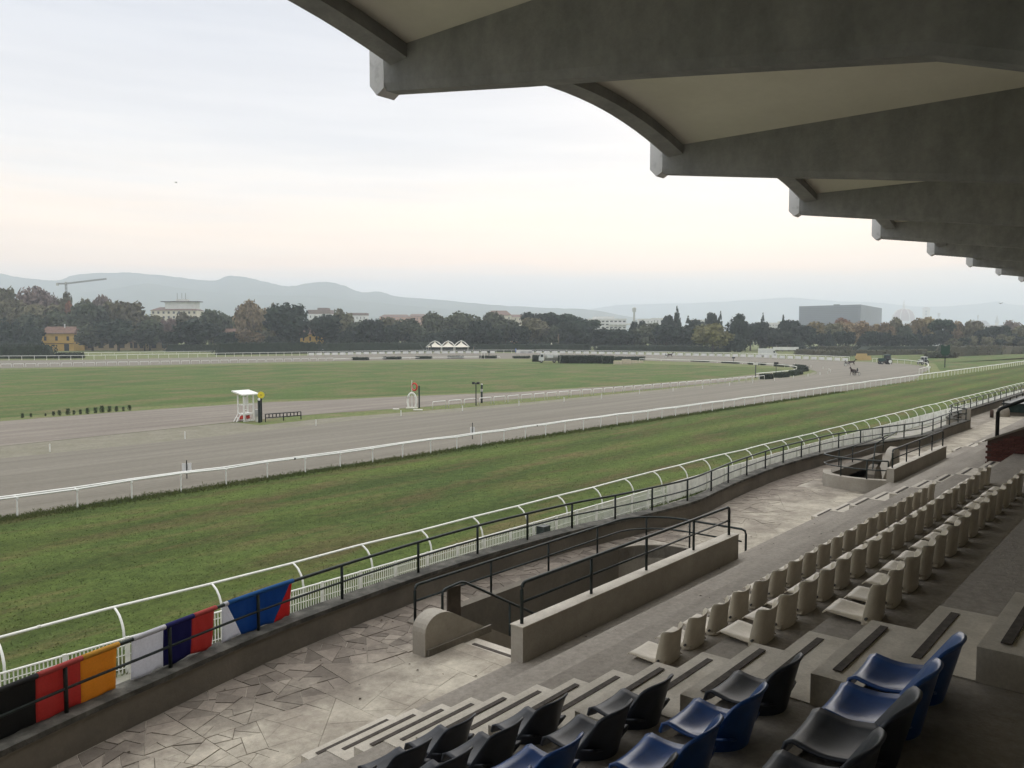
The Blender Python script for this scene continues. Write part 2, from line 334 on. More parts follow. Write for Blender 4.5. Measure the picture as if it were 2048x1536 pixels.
sheet('infield_grass', pxpoly([(-300, 860), (0, 836), (270, 815), (512, 800), (662, 797), (812, 790), (1024, 782.5), (1274, 768), (1449, 754.5), (1530, 745), (1572, 741), (1560, 737.5), (1500, 734.5), (1420, 731), (1270, 727), (1050, 724.5), (900, 724.5), (700, 726), (500, 729.5), (300, 734), (0, 740), (-300, 745)]), .014, M['infield'])
sheet('field_beyond_track', pxpoly([(1690, 719.5), (1760, 719), (1870, 727), (1880, 742), (2060, 722), (2300, 700), (2300, 706), (2060, 709), (1850, 710), (1690, 712)]), .014, M['infield'])
sheet('gravel_apron', [(-80, 9), (430, 6), (430, 17.4), (140, 21.0), (-80, 24)], .026, M['gravel'])

# ------------------------------------------------------------------ hills
M['hill'] = mat('wooded_hill', (.05, .07, .05), 1, scale=.004, col2=(.075, .09, .06), coord='World')
M['hill_far'] = mat('far_hill', (.05, .07, .06), 1, scale=.004, col2=(.075, .09, .07), coord='World')
def hills(name, prof, d, m, seed, back=1100):
    rnd = random.Random(seed); rows = [[], [], [], [], []]; line = smooth_line(prof, 6)
    for k, p in enumerate(line):
        y = p.y + rnd.uniform(-.7, .7); h = ZT(y, d)
        for r, (dd, hh) in enumerate(((-1100, -4), (-660, h * .34 + rnd.uniform(-4, 4)), (-300, h * .72 + rnd.uniform(-5, 5)), (0, h), (back, -4))):
            q = FAR(p.x, d + dd); rows[r].append((q.x, q.y, hh))
    n = len(line); b = MB(); b.add([v for r in rows for v in r], [(r * n + i, r * n + i + 1, (r + 1) * n + i + 1, (r + 1) * n + i) for r in range(4) for i in range(n - 1)])
    return tag(b.build(name, m, smooth=True), kind='structure')
hills('hill_range', [(-500, 560), (-300, 538), (-120, 530), (0, 547), (40, 555), (90, 560), (125, 561), (150, 552), (190, 548), (250, 546), (290, 548), (340, 553), (425, 562), (460, 553), (500, 556), (540, 566), (580, 573), (620, 567), (660, 565), (690, 572), (725, 585), (760, 584), (800, 594), (900, 602), (1000, 611), (1100, 616), (1180, 620), (1260, 634), (1330, 650)], 5000, M['hill'], 1)
hills('foothills', [(-500, 600), (-200, 590), (0, 588), (120, 590), (230, 578), (300, 568), (370, 578), (480, 590), (600, 592), (700, 600), (850, 615), (1000, 626), (1120, 640)], 4300, M['hill'], 2, 420)
hills('far_hill_range', [(1050, 640), (1150, 625), (1220, 612), (1300, 608), (1400, 606), (1500, 600), (1580, 596), (1660, 602), (1750, 606), (1850, 614), (1930, 610), (1990, 604), (2048, 611), (2200, 600), (2500, 590)], 9200, M['hill_far'], 3)

# ------------------------------------------------------------------ grandstand
ZJ = lambda j: 4.685 + .2135 * j
YN = lambda j: 7.575 - .4815 * j + .09
ZP = 4.5
stand = thing('grandstand', 'concrete grandstand with stepped tiers under a scalloped cantilever roof', 'grandstand', (6, 0, 0))
SX0, SX1 = -14.0, 84.0
for j in range(1, 26, 2):
    MB().box(SX0, SX1, YN(j + 2) - .06, YN(j), ZJ(j) - 1.2 if j > 1 else 3.2, ZJ(j)).build('tier', M['conc'], stand)
def aisle(x0, x1, top):
    for j in range(0, top + 1):
        b = MB()
        if j % 2 == 0: b.box(x0, x1, YN(j + 1) + .002, YN(j), ZJ(j) - .2125 if j else ZP - .1, ZJ(j))
        else: b.box(x0 + .003, x1 - .003, YN(j + 1) + .004, YN(j) + .004, ZJ(j) + .001, ZJ(j) + .008)
        o = b.build('aisle_step', M['terrazzo'], stand)
        y = YN(j) - .125
        MB().box(x0 + .13, x1 - .12, y - .03, y + .026, ZJ(j) + .006, ZJ(j) + .014).build('anti_slip_strip', M['strip'], o)
aisle(5.3, 6.62, 15); aisle(21.3, 22.6, 8); aisle(37.2, 38.5, 8)
BX = [.09 + 5.96 * k for k in range(-2, 14)]
def beam_profile():   # (y, soffit z)
    return [(6.84, 12.13), (5.0, 11.86), (3.7, 11.68), (1.43, 11.34), (.9, 11.16), (-1.2, 10.3), (-2.6, 9.6)]
prof = beam_profile()
def beam_mesh():
    b = MB(); rows = []
    for y, z in prof + [(-8.2, 9.6)]:
        rows.append([(-.09, y, z), (.09, y, z), (.12, y, z + .08), (.15, y, 12.75), (-.15, y, 12.75), (-.12, y, z + .08)])
    n = 6; vs = [v for r in rows for v in r]; fs = [(i * n + k, i * n + (k + 1) % n, (i + 1) * n + (k + 1) % n, (i + 1) * n + k) for i in range(len(rows) - 1) for k in range(n)]
    fs += [tuple(range(n - 1, -1, -1)), tuple((len(rows) - 1) * n + k for k in range(n))]
    return b.add(vs, fs).mesh('roof_beam', M['beam'])
bme = beam_mesh()
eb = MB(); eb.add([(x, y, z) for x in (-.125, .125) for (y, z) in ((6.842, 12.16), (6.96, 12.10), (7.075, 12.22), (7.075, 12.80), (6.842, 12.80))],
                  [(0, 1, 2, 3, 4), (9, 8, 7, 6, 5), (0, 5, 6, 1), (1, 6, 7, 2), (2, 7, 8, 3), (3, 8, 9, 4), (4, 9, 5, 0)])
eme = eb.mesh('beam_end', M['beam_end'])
def arch(t): return 12.36 + .42 * (1 - (2 * t - 1) ** 2)
def arch_v(t): return 12.53 + .42 * (1 - (2 * t - 1) ** 2)
SP = 5.96
def vault_mesh():
    b = MB(); n = 18; vs = []
    for i in range(n + 1):
        t = i / n; x = .11 + (SP - .22) * t
        vs += [(x, 6.50, arch_v(t)), (x, -8.2, arch_v(t)), (x, 6.50, arch_v(t) + .14), (x, -8.2, arch_v(t) + .14)]
    fs = []
    for i in range(n):
        a = 4 * i; c = a + 4; fs += [(a, c, c + 1, a + 1), (a + 2, a + 3, c + 3, c + 2), (a, a + 2, c + 2, c), (a + 1, c + 1, c + 3, a + 3)]
    return b.add(vs, fs).mesh('roof_vault', M['vault'], True)
def rib_mesh():
    b = MB(); n = 18; vs = []
    for i in range(n + 1):
        t = i / n; x = .08 + (SP - .16) * t; z = arch(t)
        vs += [(x, 6.46, z + .02), (x, 6.72, z), (x, 6.80, z + .05), (x, 6.80, z + .45), (x, 6.46, z + .45)]
    fs = [(5 * i + k, 5 * i + (k + 1) % 5, 5 * i + 5 + (k + 1) % 5, 5 * i + 5 + k) for i in range(n) for k in range(5)]
    return b.add(vs, fs).mesh('front_rib', M['beam'], False)
vme, rme = vault_mesh(), rib_mesh()
for k, x in enumerate(BX):
    o = link('roof_beam', bme, stand); o.location.x += x
    e = link('beam_end', eme, o); e.location = (0, 0, 0)
    if k < len(BX) - 1:
        v = link('roof_vault', vme, stand); v.location.x += x
        r = link('front_rib', rme, v); r.location = (0, 0, 0)
MB().box(SX0, SX1, -8.5, -8.2, 4, 13.4).build('back_wall', M['conc_dark'], stand)
MB().box(SX0, SX1, -8.2, YN(27) - .06, 8.5, ZJ(25) + .0).build('upper_floor', M['conc_dark'], stand)
for x in BX: MB().box(x - .25, x + .25, -5.2, -4.6, ZJ(25), 9.65).build('roof_column', M['beam'], stand)
for xe in (SX0, SX1): MB().box(xe - .2, xe + .0 if xe < 0 else xe + .2, -8.5, 3.0, 4, 9.4).build('end_wall', M['conc_dark'], stand)
# small litter marks and bolts on the low tier
# red brick flank wall of the second aisle
XW = 22.75
bw = thing('brick_flank_wall', 'dark red brick wall with black pipe rail above the far end of the seats', 'wall', (XW, 3.7, ZJ(7)))
def bw_top(y): return 6.86 + (3.9 - y) * .47
MB().extr([(3.9, ZJ(7) - .3), (3.9, bw_top(3.9)), (-1.0, bw_top(-1.0)), (-1.0, ZJ(7) - .3)], 'x', XW + .02, XW + .28).build('wall_core', M['mortar'], bw)
bk = MB().box(0, .06, -.118, .118, -.028, .028).mesh('brick', M['brick'])
row = 0; z = ZJ(7) - .2
while z < 9.0:
    y = 3.93 - (.0 if row % 2 else .12)
    while y > 1.2:
        if z + .03 < bw_top(y - .12) and z > ZJ(7) - .25 + max(0, (3.3 - y) * .44) and z + .03 < bw_top(y + .1):
            o = link('brick', bk, bw); o.location += Vector((XW - .03 + random.uniform(0, .008), y - .12, z))
        y -= .25
    z += .068; row += 1
MB().extr([(3.95, bw_top(3.95) + .005), (3.95, bw_top(3.95) + .05), (-1.0, bw_top(-1.0) + .05), (-1.0, bw_top(-1.0) + .005)], 'x', XW - .03, XW + .33).build('coping', M['conc_dark'], bw)
rl = thing('pipe_rail', 'thick black bent pipe handrail on the red brick wall', 'handrail', (XW + .15, 3.75, bw_top(3.75) + .05))
yb = 3.72
MB().tube([(XW + .15, yb, bw_top(yb) + .04), (XW + .15, yb, bw_top(yb) + .62), (XW + .15, yb - .03, bw_top(yb) + .70), (XW + .15, yb - .10, bw_top(yb) + .75), (XW + .15, yb - 4.2, bw_top(yb - 4.2) + .72)], .045, 8).build('rail', M['black'], rl, True)
for yy in (2.75, 1.8): MB().tube([(XW + .15, yy, bw_top(yy) + .03), (XW + .15, yy, bw_top(yy) + .72)], .04, 8).build('post', M['black'], rl, True)

# ------------------------------------------------------------------ terrace with crazy paving, front wall
WALL = smooth_line([(-8, 7.6), (-3, 8.4), (0, 9.0), (3.5, 9.95), (4.8, 10.25), (6.6, 10.63), (8.54, 10.87), (10.4, 11.0), (12.1, 11.04), (13.6, 10.98), (15.2, 10.85), (16.5, 10.62), (17.9, 10.44), (19.8, 10.30), (21.7, 10.48), (23.1, 10.65), (24.9, 10.78), (26.9, 10.88), (29.2, 10.85), (32.6, 10.66), (35.5, 10.1), (37.0, 9.75), (39.8, 9.2), (44.1, 9.2), (48.2, 9.1)], 8)
WALL2 = smooth_line([(48.4, 9.25), (48.7, 9.9), (50, 10.25), (55.5, 10.35), (62.7, 10.3), (75, 10.2), (84, 10.2)], 6)
def wall_y(x, line=None):
    line = line or WALL
    for a, c in zip(line, line[1:]):
        if a.x <= x <= c.x and c.x > a.x: return a.y + (c.y - a.y) * (x - a.x) / (c.x - a.x)
    return line[-1].y if x > line[-1].x else line[0].y
def ribbon(line, y0, y1, prof):
    "sweep a cross-section prof [(dy,z)] along a plan line"
    b = MB(); n = len(prof); vs = []
    for i, p in enumerate(line):
        t = line[min(i + 1, len(line) - 1)] - line[max(i - 1, 0)]; t.normalize(); nx, ny = -t.y, t.x
        for dy, z in prof: vs.append((p.x + nx * dy, p.y + ny * dy, z))
    fs = [(i * n + k, i * n + (k + 1) % n, (i + 1) * n + (k + 1) % n, (i + 1) * n + k) for i in range(len(line) - 1) for k in range(n)]
    fs += [tuple(range(n - 1, -1, -1)), tuple((len(line) - 1) * n + k for k in range(n))]
    return b.add(vs, fs)
M['wall_face'] = mat('terrace_wall_render', (.155, .138, .112), .9, scale=1.0, col2=(.21, .187, .152), bump=.2, bscale=30, coord='World', fine=.1, fscale=12)
M['coping'] = mat('mossy_coping', (.06, .058, .05), .95, scale=3, col2=(.18, .172, .148), bump=.4, bscale=40, coord='World', lo=.42, hi=.72, fine=.25, fscale=18)
tw = thing('terrace_wall', 'long winding low concrete wall with dark stained top along the terrace edge', 'wall', (10, 11, ZP))
ribbon(WALL, 0, 0, [(0, 0.05), (0, 4.90), (.28, 4.90), (.28, 0.05)]).build('wall_body', M['wall_face'], tw)
ribbon(WALL, 0, 0, [(-.025, 4.902), (-.025, 4.972), (.305, 4.98), (.305, 4.902)]).build('coping', M['coping'], tw)
tw2 = thing('terrace_wall', 'far straight piece of low terrace wall beyond the grey end pillar', 'wall', (60, 10.3, ZP))
ribbon(WALL2, 0, 0, [(0, 0.05), (0, 4.90), (.28, 4.90), (.28, 0.05)]).build('wall_body', M['wall_face'], tw2)
ribbon(WALL2, 0, 0, [(-.025, 4.902), (-.025, 4.972), (.305, 4.98), (.305, 4.902)]).build('coping', M['coping'], tw2)
pl = MB(); pl.cbox((48.42, 9.32, ZP - .02), (.22, .40, 1.05)); tag(pl.build('end_pillar', M['conc_wall']), 'short grey pillar between the two pieces of terrace wall', 'pillar')

# paving: light worn cement slabs near the stand, brown crazy paving with pale joints near the wall
def paving_mat(name, brown, brown2, pale, pale2, rnd, bump):
    m = bpy.data.materials.new(name); m.use_nodes = True; t = m.node_tree; b = t.nodes['Principled BSDF']; b.inputs['Roughness'].default_value = .93; b.inputs['Specular IOR Level'].default_value = .2
    g = t.nodes.new('ShaderNodeNewGeometry'); sp = t.nodes.new('ShaderNodeSeparateXYZ'); t.links.new(g.outputs['Position'], sp.inputs[0])
    def nz_(sc, det=8, ro=.65):
        n = t.nodes.new('ShaderNodeTexNoise'); n.inputs['Scale'].default_value = sc; n.inputs['Detail'].default_value = det; n.inputs['Roughness'].default_value = ro; t.links.new(g.outputs['Position'], n.inputs['Vector']); return n.outputs['Fac']
    def ma(op, a, c, d=None):
        n = t.nodes.new('ShaderNodeMath'); n.operation = op
        for i, v in enumerate((a, c, d)):
            if v is None: continue
            if isinstance(v, (int, float)): n.inputs[i].default_value = v
            else: t.links.new(v, n.inputs[i])
        return n.outputs[0]
    def rampc(f, p0, c0, p1, c1):
        r = t.nodes.new('ShaderNodeValToRGB'); r.color_ramp.elements[0].position = p0; r.color_ramp.elements[1].position = p1; r.color_ramp.elements[0].color = (*c0, 1); r.color_ramp.elements[1].color = (*c1, 1); t.links.new(f, r.inputs[0]); return r.outputs[0]
    grad = ma('MULTIPLY_ADD', sp.outputs['Y'], -.34, 3.62)                     # worn pale towards the stand, brown towards the wall
    far = ma('MULTIPLY_ADD', sp.outputs['X'], .004, 0.0)
    f = ma('ADD', ma('ADD', grad, far), ma('MULTIPLY_ADD', nz_(.75), 2.4, -1.2))
    mask = t.nodes.new('ShaderNodeMapRange'); mask.inputs['From Min'].default_value = .25; mask.inputs['From Max'].default_value = .95; t.links.new(f, mask.inputs['Value']); mk_ = mask.outputs[0]
    cb = rampc(nz_(2.3), .35, brown, .68, brown2); cpal = rampc(nz_(1.6), .36, pale2, .62, pale)
    mx_ = t.nodes.new('ShaderNodeMix'); mx_.data_type = 'RGBA'; t.links.new(mk_, mx_.inputs['Factor']); t.links.new(cb, mx_.inputs['A']); t.links.new(cpal, mx_.inputs['B'])
    oi = t.nodes.new('ShaderNodeObjectInfo'); k = ma('MULTIPLY', ma('MULTIPLY_ADD', oi.outputs['Random'], 2 * rnd, -rnd), ma('SUBTRACT', 1.12, mk_))
    fine = ma('MULTIPLY_ADD', nz_(11, 9, .75), .9, .55); sc = ma('MULTIPLY', ma('ADD', k, 1.0), fine)
    v = t.nodes.new('ShaderNodeVectorMath'); v.operation = 'SCALE'; t.links.new(mx_.outputs['Result'], v.inputs[0]); t.links.new(sc, v.inputs['Scale']); t.links.new(v.outputs[0], b.inputs['Base Color'])
    bp = t.nodes.new('ShaderNodeBump'); bp.inputs['Strength'].default_value = bump; bp.inputs['Distance'].default_value = .02; t.links.new(nz_(24), bp.inputs['Height']); t.links.new(bp.outputs[0], b.inputs['Normal'])
    return m
M['stone'] = paving_mat('crazy_paving', (.165, .140, .117), (.225, .195, .162), (.52, .475, .39), (.33, .295, .24), .26, .35)
M['screed'] = paving_mat('worn_cement', (.185, .158, .130), (.24, .208, .172), (.54, .495, .405), (.35, .312, .255), .14, .35)
M['mort_w'] = paving_mat('paving_joint', (.50, .46, .39), (.24, .21, .175), (.16, .14, .115), (.30, .265, .215), .0, .2)
P1X0, P1X1, P1Y0, P1Y1 = 9.32, 16.85, 7.27, 10.12
P2X0, P2X1, P2Y0, P2Y1 = 26.95, 33.6, 7.27, 9.35
def in_pit(x, y, e=0.0):
    if P1X0 - e < x < P1X1 + e and P1Y0 - e < y < P1Y1 + e:
        dx, dy = x - (P1X1 - 1.1), y - (P1Y1 - 1.1)
        if dx > 0 and dy > 0 and dx * dx + dy * dy > (1.1 + e) ** 2: return False
        return True
    if P2X0 - e < x < P2X1 + e and P2Y0 - e < y < P2Y1 + e: return True
    return False
terr = tag(bpy.data.objects.new('terrace', None), kind='structure'); C.objects.link(terr); terr.location = (10, 9, ZP)
def terr_slab(name, x0, x1, y0, y1fn, z0, z1, m):
    n = max(2, int((x1 - x0) / .5)); b = MB()
    poly = [(x0 + (x1 - x0) * i / n, y0) for i in range(n + 1)] + [(x1 - (x1 - x0) * i / n, y1fn(x1 - (x1 - x0) * i / n)) for i in range(n + 1)]
    for i in range(n):
        a, c, d, e = poly[i], poly[i + 1], poly[2 * n - i], poly[2 * n + 1 - i]
        b.prism([a, c, d, e], z0, z1)
    return b.build(name, m, terr)
wy = lambda x: wall_y(x) + .04
wy2 = lambda x: wall_y(x, WALL2) + .04
def slab(x0, x1, y0, y1): terr_slab('floor_bed', x0, x1, y0, y1 if callable(y1) else (lambda x: y1), ZP - .3, ZP - .012, M['mort_w'])
slab(-14, P1X0, 7.1, wy); slab(P1X0, P1X1, P1Y1, wy); slab(P1X1, P2X0, 7.1, wy); slab(P2X0, P2X1, P2Y1, wy); slab(P2X1, 48.3, 7.1, wy); slab(48.6, 84, 7.1, wy2)
cb = MB(); ccx, ccy = P1X1 - 1.1, P1Y1 - 1.1          # rounded corner of the near stairwell
arc = [(ccx + 1.1 * math.cos(a), ccy + 1.1 * math.sin(a)) for a in [math.pi / 2 * k / 8 for k in range(9)]]
for a, c in zip(arc, arc[1:]): cb.prism([a, c, (P1X1, P1Y1)], ZP - .3, ZP - .012)
cb.build('floor_bed', M['mort_w'], terr)
def clip(poly, nx, ny, d):
    out = []
    for i in range(len(poly)):
        a, c = poly[i], poly[(i + 1) % len(poly)]; da = a[0] * nx + a[1] * ny - d; dc = c[0] * nx + c[1] * ny - d
        if da <= 0: out.append(a)
        if (da < 0 < dc) or (dc < 0 < da): t = da / (da - dc); out.append((a[0] + (c[0] - a[0]) * t, a[1] + (c[1] - a[1]) * t))
    return out
rp = random.Random(11); cells = []
def zone(x, y):   # 0 cement, 1 stone
    w = wall_y(x) if x < 48.3 else 10.4
    v = (w - y) / (w - 7.2) + .14 * math.sin(x * 1.1) + .10 * math.sin(x * 2.7 + y * 2) + rp.uniform(-.10, .10)
    return 1 if v < .54 else 0
def area(p): return abs(sum(p[i][0] * p[(i + 1) % len(p)][1] - p[(i + 1) % len(p)][0] * p[i][1] for i in range(len(p)))) / 2
def inset(p, g):
    n = len(p); q = list(p); sg = 1 if sum(p[i][0] * p[(i + 1) % n][1] - p[(i + 1) % n][0] * p[i][1] for i in range(n)) > 0 else -1
    for i in range(n):
        a_, c_ = p[i], p[(i + 1) % n]; dx, dy = c_[0] - a_[0], c_[1] - a_[1]; l = math.hypot(dx, dy)
        if l < 1e-6: continue
        nx, ny = dy / l * sg, -dx / l * sg; q = clip(q, nx, ny, a_[0] * nx + a_[1] * ny - g)
        if len(q) < 3: return q
    return q
def split(poly, dep=0):
    A = area(poly)
    if A < 1e-4 or len(poly) < 3: return
    cx, cy_ = sum(p[0] for p in poly) / len(poly), sum(p[1] for p in poly) / len(poly); far = 1.7 if cx > 19 else 1.0
    if A < .55 or dep > 18:
        st = zone(cx, cy_); lim = (rp.uniform(.05, .15) if st else rp.choice((.10, .3, .5, .55))) * far
        if A < lim or dep > 18:
            g = rp.uniform(.0035, .007) if st else rp.uniform(.0006, .0035)
            cells.append((cx, cy_, st, inset(poly, g))); return
    m_ = len(poly); sxx = sxy = syy = 0.0
    for i in range(m_):
        for q in (0, .5):
            X_, Y_ = poly[i][0] + (poly[(i + 1) % m_][0] - poly[i][0]) * q - cx, poly[i][1] + (poly[(i + 1) % m_][1] - poly[i][1]) * q - cy_; sxx += X_ * X_; sxy += X_ * Y_; syy += Y_ * Y_
    ax = .5 * math.atan2(2 * sxy, sxx - syy) + rp.gauss(0, .24)
    nx, ny = math.cos(ax), math.sin(ax); d0 = cx * nx + cy_ * ny + rp.uniform(-.16, .16) * math.sqrt(A)
    split(clip(poly, nx, ny, d0), dep + 1); split(clip(poly, -nx, -ny, -d0), dep + 1)
def plot(x0, x1, y0):
    "one strip of paving, its far side following the wall"
    n = max(1, round((x1 - x0) / 1.9))
    for i in range(n):
        a_, c_ = x0 + (x1 - x0) * i / n, x0 + (x1 - x0) * (i + 1) / n
        split([(a_, y0), (c_, y0), (c_, wall_y(c_) - .006), (a_, wall_y(a_) - .006)])
plot(1.5, 8.45, 7.22); split([(8.45, 7.22), (9.0, 7.22), (9.0, 8.92), (8.45, 8.92)]); split([(9.0, 7.55), (9.30, 7.55), (9.30, 8.92), (9.0, 8.92)])
plot(8.45, 9.9, 9.30); plot(9.9, P1X1 + .05, P1Y1 + .19); plot(P1X1 + .22, 26.2, 7.22); plot(26.2, P2X0 + .8, 9.95); plot(P2X0 + .8, P2X1, P2Y1 + .30); plot(P2X1 + .05, 40.0, 7.22)
cells = [c for c in cells if len(c[3]) > 2]
cells.sort(key=lambda c: -(len(c[3]) and 1) / (c[0] ** 2 + c[1] ** 2 + 25))
rest = [MB(), MB()]; ns = [0, 0]
for x, y, st, poly in cells:
    zt = ZP + (rp.uniform(-.006, .005) if st else rp.uniform(0, .004))
    if ns[st] < 298 and x < 21:
        ns[st] += 1; MB().prism(poly, ZP - .02, zt).build('paving_stone' if st else 'cement_slab', M['stone'] if st else M['screed'], terr)
    else: rest[st].prism(poly, ZP - .02, zt)
tag(rest[1].build('far_paving', M['stone'], terr), kind='stuff'); tag(rest[0].build('far_cement', M['screed'], terr), kind='stuff')
MB().box(40, 84, 7.17, 9.0, ZP - .011, ZP + .001).build('cement_floor', M['screed'], terr)
# ------------------------------------------------------------------ stairwells
def bend(pts, r=.14, k=4):
    "round the inner corners of a polyline"
    pts = [Vector(p) for p in pts]; out = [pts[0]]
    for i in range(1, len(pts) - 1):
        a, p, c = pts[i - 1], pts[i], pts[i + 1]; r1 = min(r, (a - p).length * .45, (c - p).length * .45)
        s0 = p + (a - p).normalized() * r1; s1 = p + (c - p).normalized() * r1
        for j in range(k + 1):
            t = j / k; out.append(s0 * (1 - t) ** 2 + p * (2 * t * (1 - t)) + s1 * t * t)
    return out + [pts[-1]]
PZ = 1.9
sw = thing('stairwell', 'concrete stairwell with rounded cheek wall sunk in the terrace near the aisle', 'stairwell', (12, 8.7, PZ))
MB().box(8.55, 15.5, 7.05, 7.268, ZJ(1) + .002 if False else PZ, ZJ(1) + .50).build('parapet', M['conc_wall'], sw)
MB().box(8.54, 15.51, 7.04, 7.278, ZJ(1) + .501, ZJ(1) + .515).build('parapet_top', M['terrazzo'], sw)
MB().box(P1X0 + .02, P1X1 - 1.1, P1Y1 - .02, P1Y1 + .18, PZ, ZP + .02).build('far_side_wall', M['wall_face'], sw)
ab = MB()
for a, c in zip(arc, arc[1:]): ab.add([(a[0], a[1], PZ), (c[0], c[1], PZ), (c[0], c[1], ZP + .01), (a[0], a[1], ZP + .01), (a[0] * 1.012 - ccx * .012, a[1] * 1.012 - ccy * .012 + .0, PZ)], [(0, 1, 2, 3)])
ab.build('rounded_end_wall', M['conc_wall'], sw)
MB().box(P1X1, P1X1 + .2, P1Y0, ccy, PZ, ZP + .012).build('end_wall', M['conc_wall'], sw)
MB().box(P1X0, P1X1 + .2, P1Y0, P1Y1 + .1, PZ - .2, PZ).build('pit_floor', M['conc_dark'], sw)
for k in range(15):
    MB().box(P1X0 + .29 * k, P1X0 + .29 * (k + 1) + .02, P1Y0 + .002, 8.96, PZ + .001, ZP - .02 - .165 * k).build('stair', M['terrazzo'] if k == 0 else M['conc_dark'], sw)
MB().box(P1X0 + .05, P1X0 + .12, P1Y0 + .2, 8.8, ZP - .019, ZP - .012).build('anti_slip_strip', M['strip'], sw)
cp = [(8.50, ZP - .1), (8.50, 4.86)] + [(8.50 + .34 * (1 - math.cos(a)), 4.86 + .25 * math.sin(a)) for a in [math.pi / 2 * k / 6 for k in range(1, 7)]] + [(8.98, 5.09), (9.12, 5.03), (9.67, 4.71), (10.56, 4.22), (12.6, 3.1), (12.6, PZ), (9.3, PZ), (9.3, ZP - .1)]
MB().extr(cp, 'y', 8.97, 9.26).build('cheek_wall', M['conc_wall'], sw)
MB().box(8.54, 10.0, 8.93, 8.968, ZP - .02, ZP + .10).build('skirting', M['conc_dark'], sw)
MB().box(P1X0, 9.9, 9.262, P1Y1 + .02, PZ, ZP - .004).build('side_landing', M['stone'], sw)
cp2 = [(9.02, ZP - .05), (9.02, 4.72)] + [(9.02 + .26 * (1 - math.cos(a)), 4.72 + .28 * math.sin(a)) for a in [math.pi / 2 * k / 6 for k in range(1, 7)]] + [(9.5, 4.82), (11.5, 3.6), (11.5, PZ), (9.3, PZ), (9.3, ZP - .05)]
MB().extr(cp2, 'y', 7.30, 7.52).build('cheek_wall', M['conc_wall'], sw)
def railing(name, label, line, z_of, h, postx, mid=.5, r=.026, endbends=True, pr=.024, cat='railing'):
    "line: list of (x,y) plan points, z_of base height; closed ends bend down"
    p0 = line[0]; t = thing(name, label, cat, (p0[0], p0[1], z_of(p0)))
    top = [Vector((p[0], p[1], z_of(p) + h)) for p in line]
    if endbends:
        top = bend([Vector((line[0][0], line[0][1], z_of(line[0])))] + [top[0]], .1) [:1] + top
        top = bend(top + [Vector((line[-1][0], line[-1][1], z_of(line[-1])))], .10, 4) if False else top
    MB().tube(top, r, 7).build('top_rail', M['dkgreen'], t, True)
    if mid: MB().tube([Vector((p[0], p[1], z_of(p) + h * mid)) for p in line], r * .75, 6).build('mid_rail', M['dkgreen'], t, True)
    for p in postx: MB().tube([(p[0], p[1], z_of(p) - .01), (p[0], p[1], z_of(p) + h)], pr, 6).build('post', M['dkgreen'], t, True)
    return t
zpar = lambda p: ZJ(1) + .515
ppx = [AY(x, 1100, 7.16).x for x in (1183, 1293, 1387)]
t = thing('stairwell_railing', 'dark green two-bar railing on the parapet nearest the seats, by the aisle', 'railing', (8.7, 7.16, zpar(0)))
x0, x1 = 8.66, 15.28
MB().tube(bend([(x0, 7.16, zpar(0) - .01), (x0, 7.16, zpar(0) + .58), (x1, 7.16, zpar(0) + .58), (x1, 7.16, zpar(0) - .01)], .10), .027, 8).build('top_rail', M['dkgreen'], t, True)
MB().tube([(x0, 7.16, zpar(0) + .30), (x1, 7.16, zpar(0) + .30)], .02, 6).build('mid_rail', M['dkgreen'], t, True)
for x in ppx: MB().tube([(x, 7.16, zpar(0) - .01), (x, 7.16, zpar(0) + .58)], .024, 6).build('post', M['dkgreen'], t, True)
t = thing('stairwell_railing', 'dark green railing curving round the far side of the near stairwell', 'railing', (9.4, 10.17, ZP))
yf = P1Y1 + .07; ac2 = [(ccx + 1.17 * math.cos(a), ccy + 1.17 * math.sin(a)) for a in [math.pi / 2 * k / 8 for k in range(8, -1, -1)]]
def frail(h, a, end=True):
    pts = [(9.42, yf, ZP), (9.42, yf, ZP + h)] if a else [(9.42, yf, ZP + h)]
    pts = pts + [(ccx - .1, yf, ZP + h)]
    pts = bend(pts, .1) if a else [Vector(p) for p in pts]
    tail = [Vector((p[0], p[1], ZP + h)) for p in ac2] + [Vector((P1X1 + .06, 7.62, ZP + h))]
    if a: tail = bend(tail[-2:] + [Vector((P1X1 + .06, 7.62, ZP))], .1) if False else tail + [Vector((P1X1 + .06, 7.54, ZP + h - .03)), Vector((P1X1 + .06, 7.52, ZP + h - .1)), Vector((P1X1 + .06, 7.52, ZP))]
    return pts + tail
MB().tube(frail(.66, True), .026, 7).build('top_rail', M['dkgreen'], t, True)
MB().tube(frail(.38, False), .02, 6).build('mid_rail', M['dkgreen'], t, True)
for p in ((11.4, yf), (13.2, yf), (15.0, yf), (ccx + 1.17 * .7, ccy + 1.17 * .714), (P1X1 + .06, 8.9)): MB().tube([(p[0], p[1], ZP - .01), (p[0], p[1], ZP + .66)], .022, 6).build('post', M['dkgreen'], t, True)
t = thing('stair_handrail', 'dark green sloping handrail going down into the near stairwell', 'handrail', (9.7, 9.9, ZP))
MB().tube(bend([(9.62, 9.72, ZP - .01), (9.62, 9.72, ZP + .62), (10.12, 9.72, ZP + .66), (12.6, 9.72, ZP - .72), (13.6, 9.72, ZP - 1.28)], .09), .024, 7).build('rail', M['dkgreen'], t, True)
MB().tube([(11.40, 9.72, PZ), (11.40, 9.72, ZP - .06)], .022, 6).build('post', M['dkgreen'], t, True)
t = tag(MB().box(9.78, 10.10, 9.745, 9.775, ZP + .04, ZP + .60).build('brown_board', mat('brown_board', (.085, .068, .052), .8, var=.2, scale=6)), 'small brown board hung on the stair handrail', 'board')
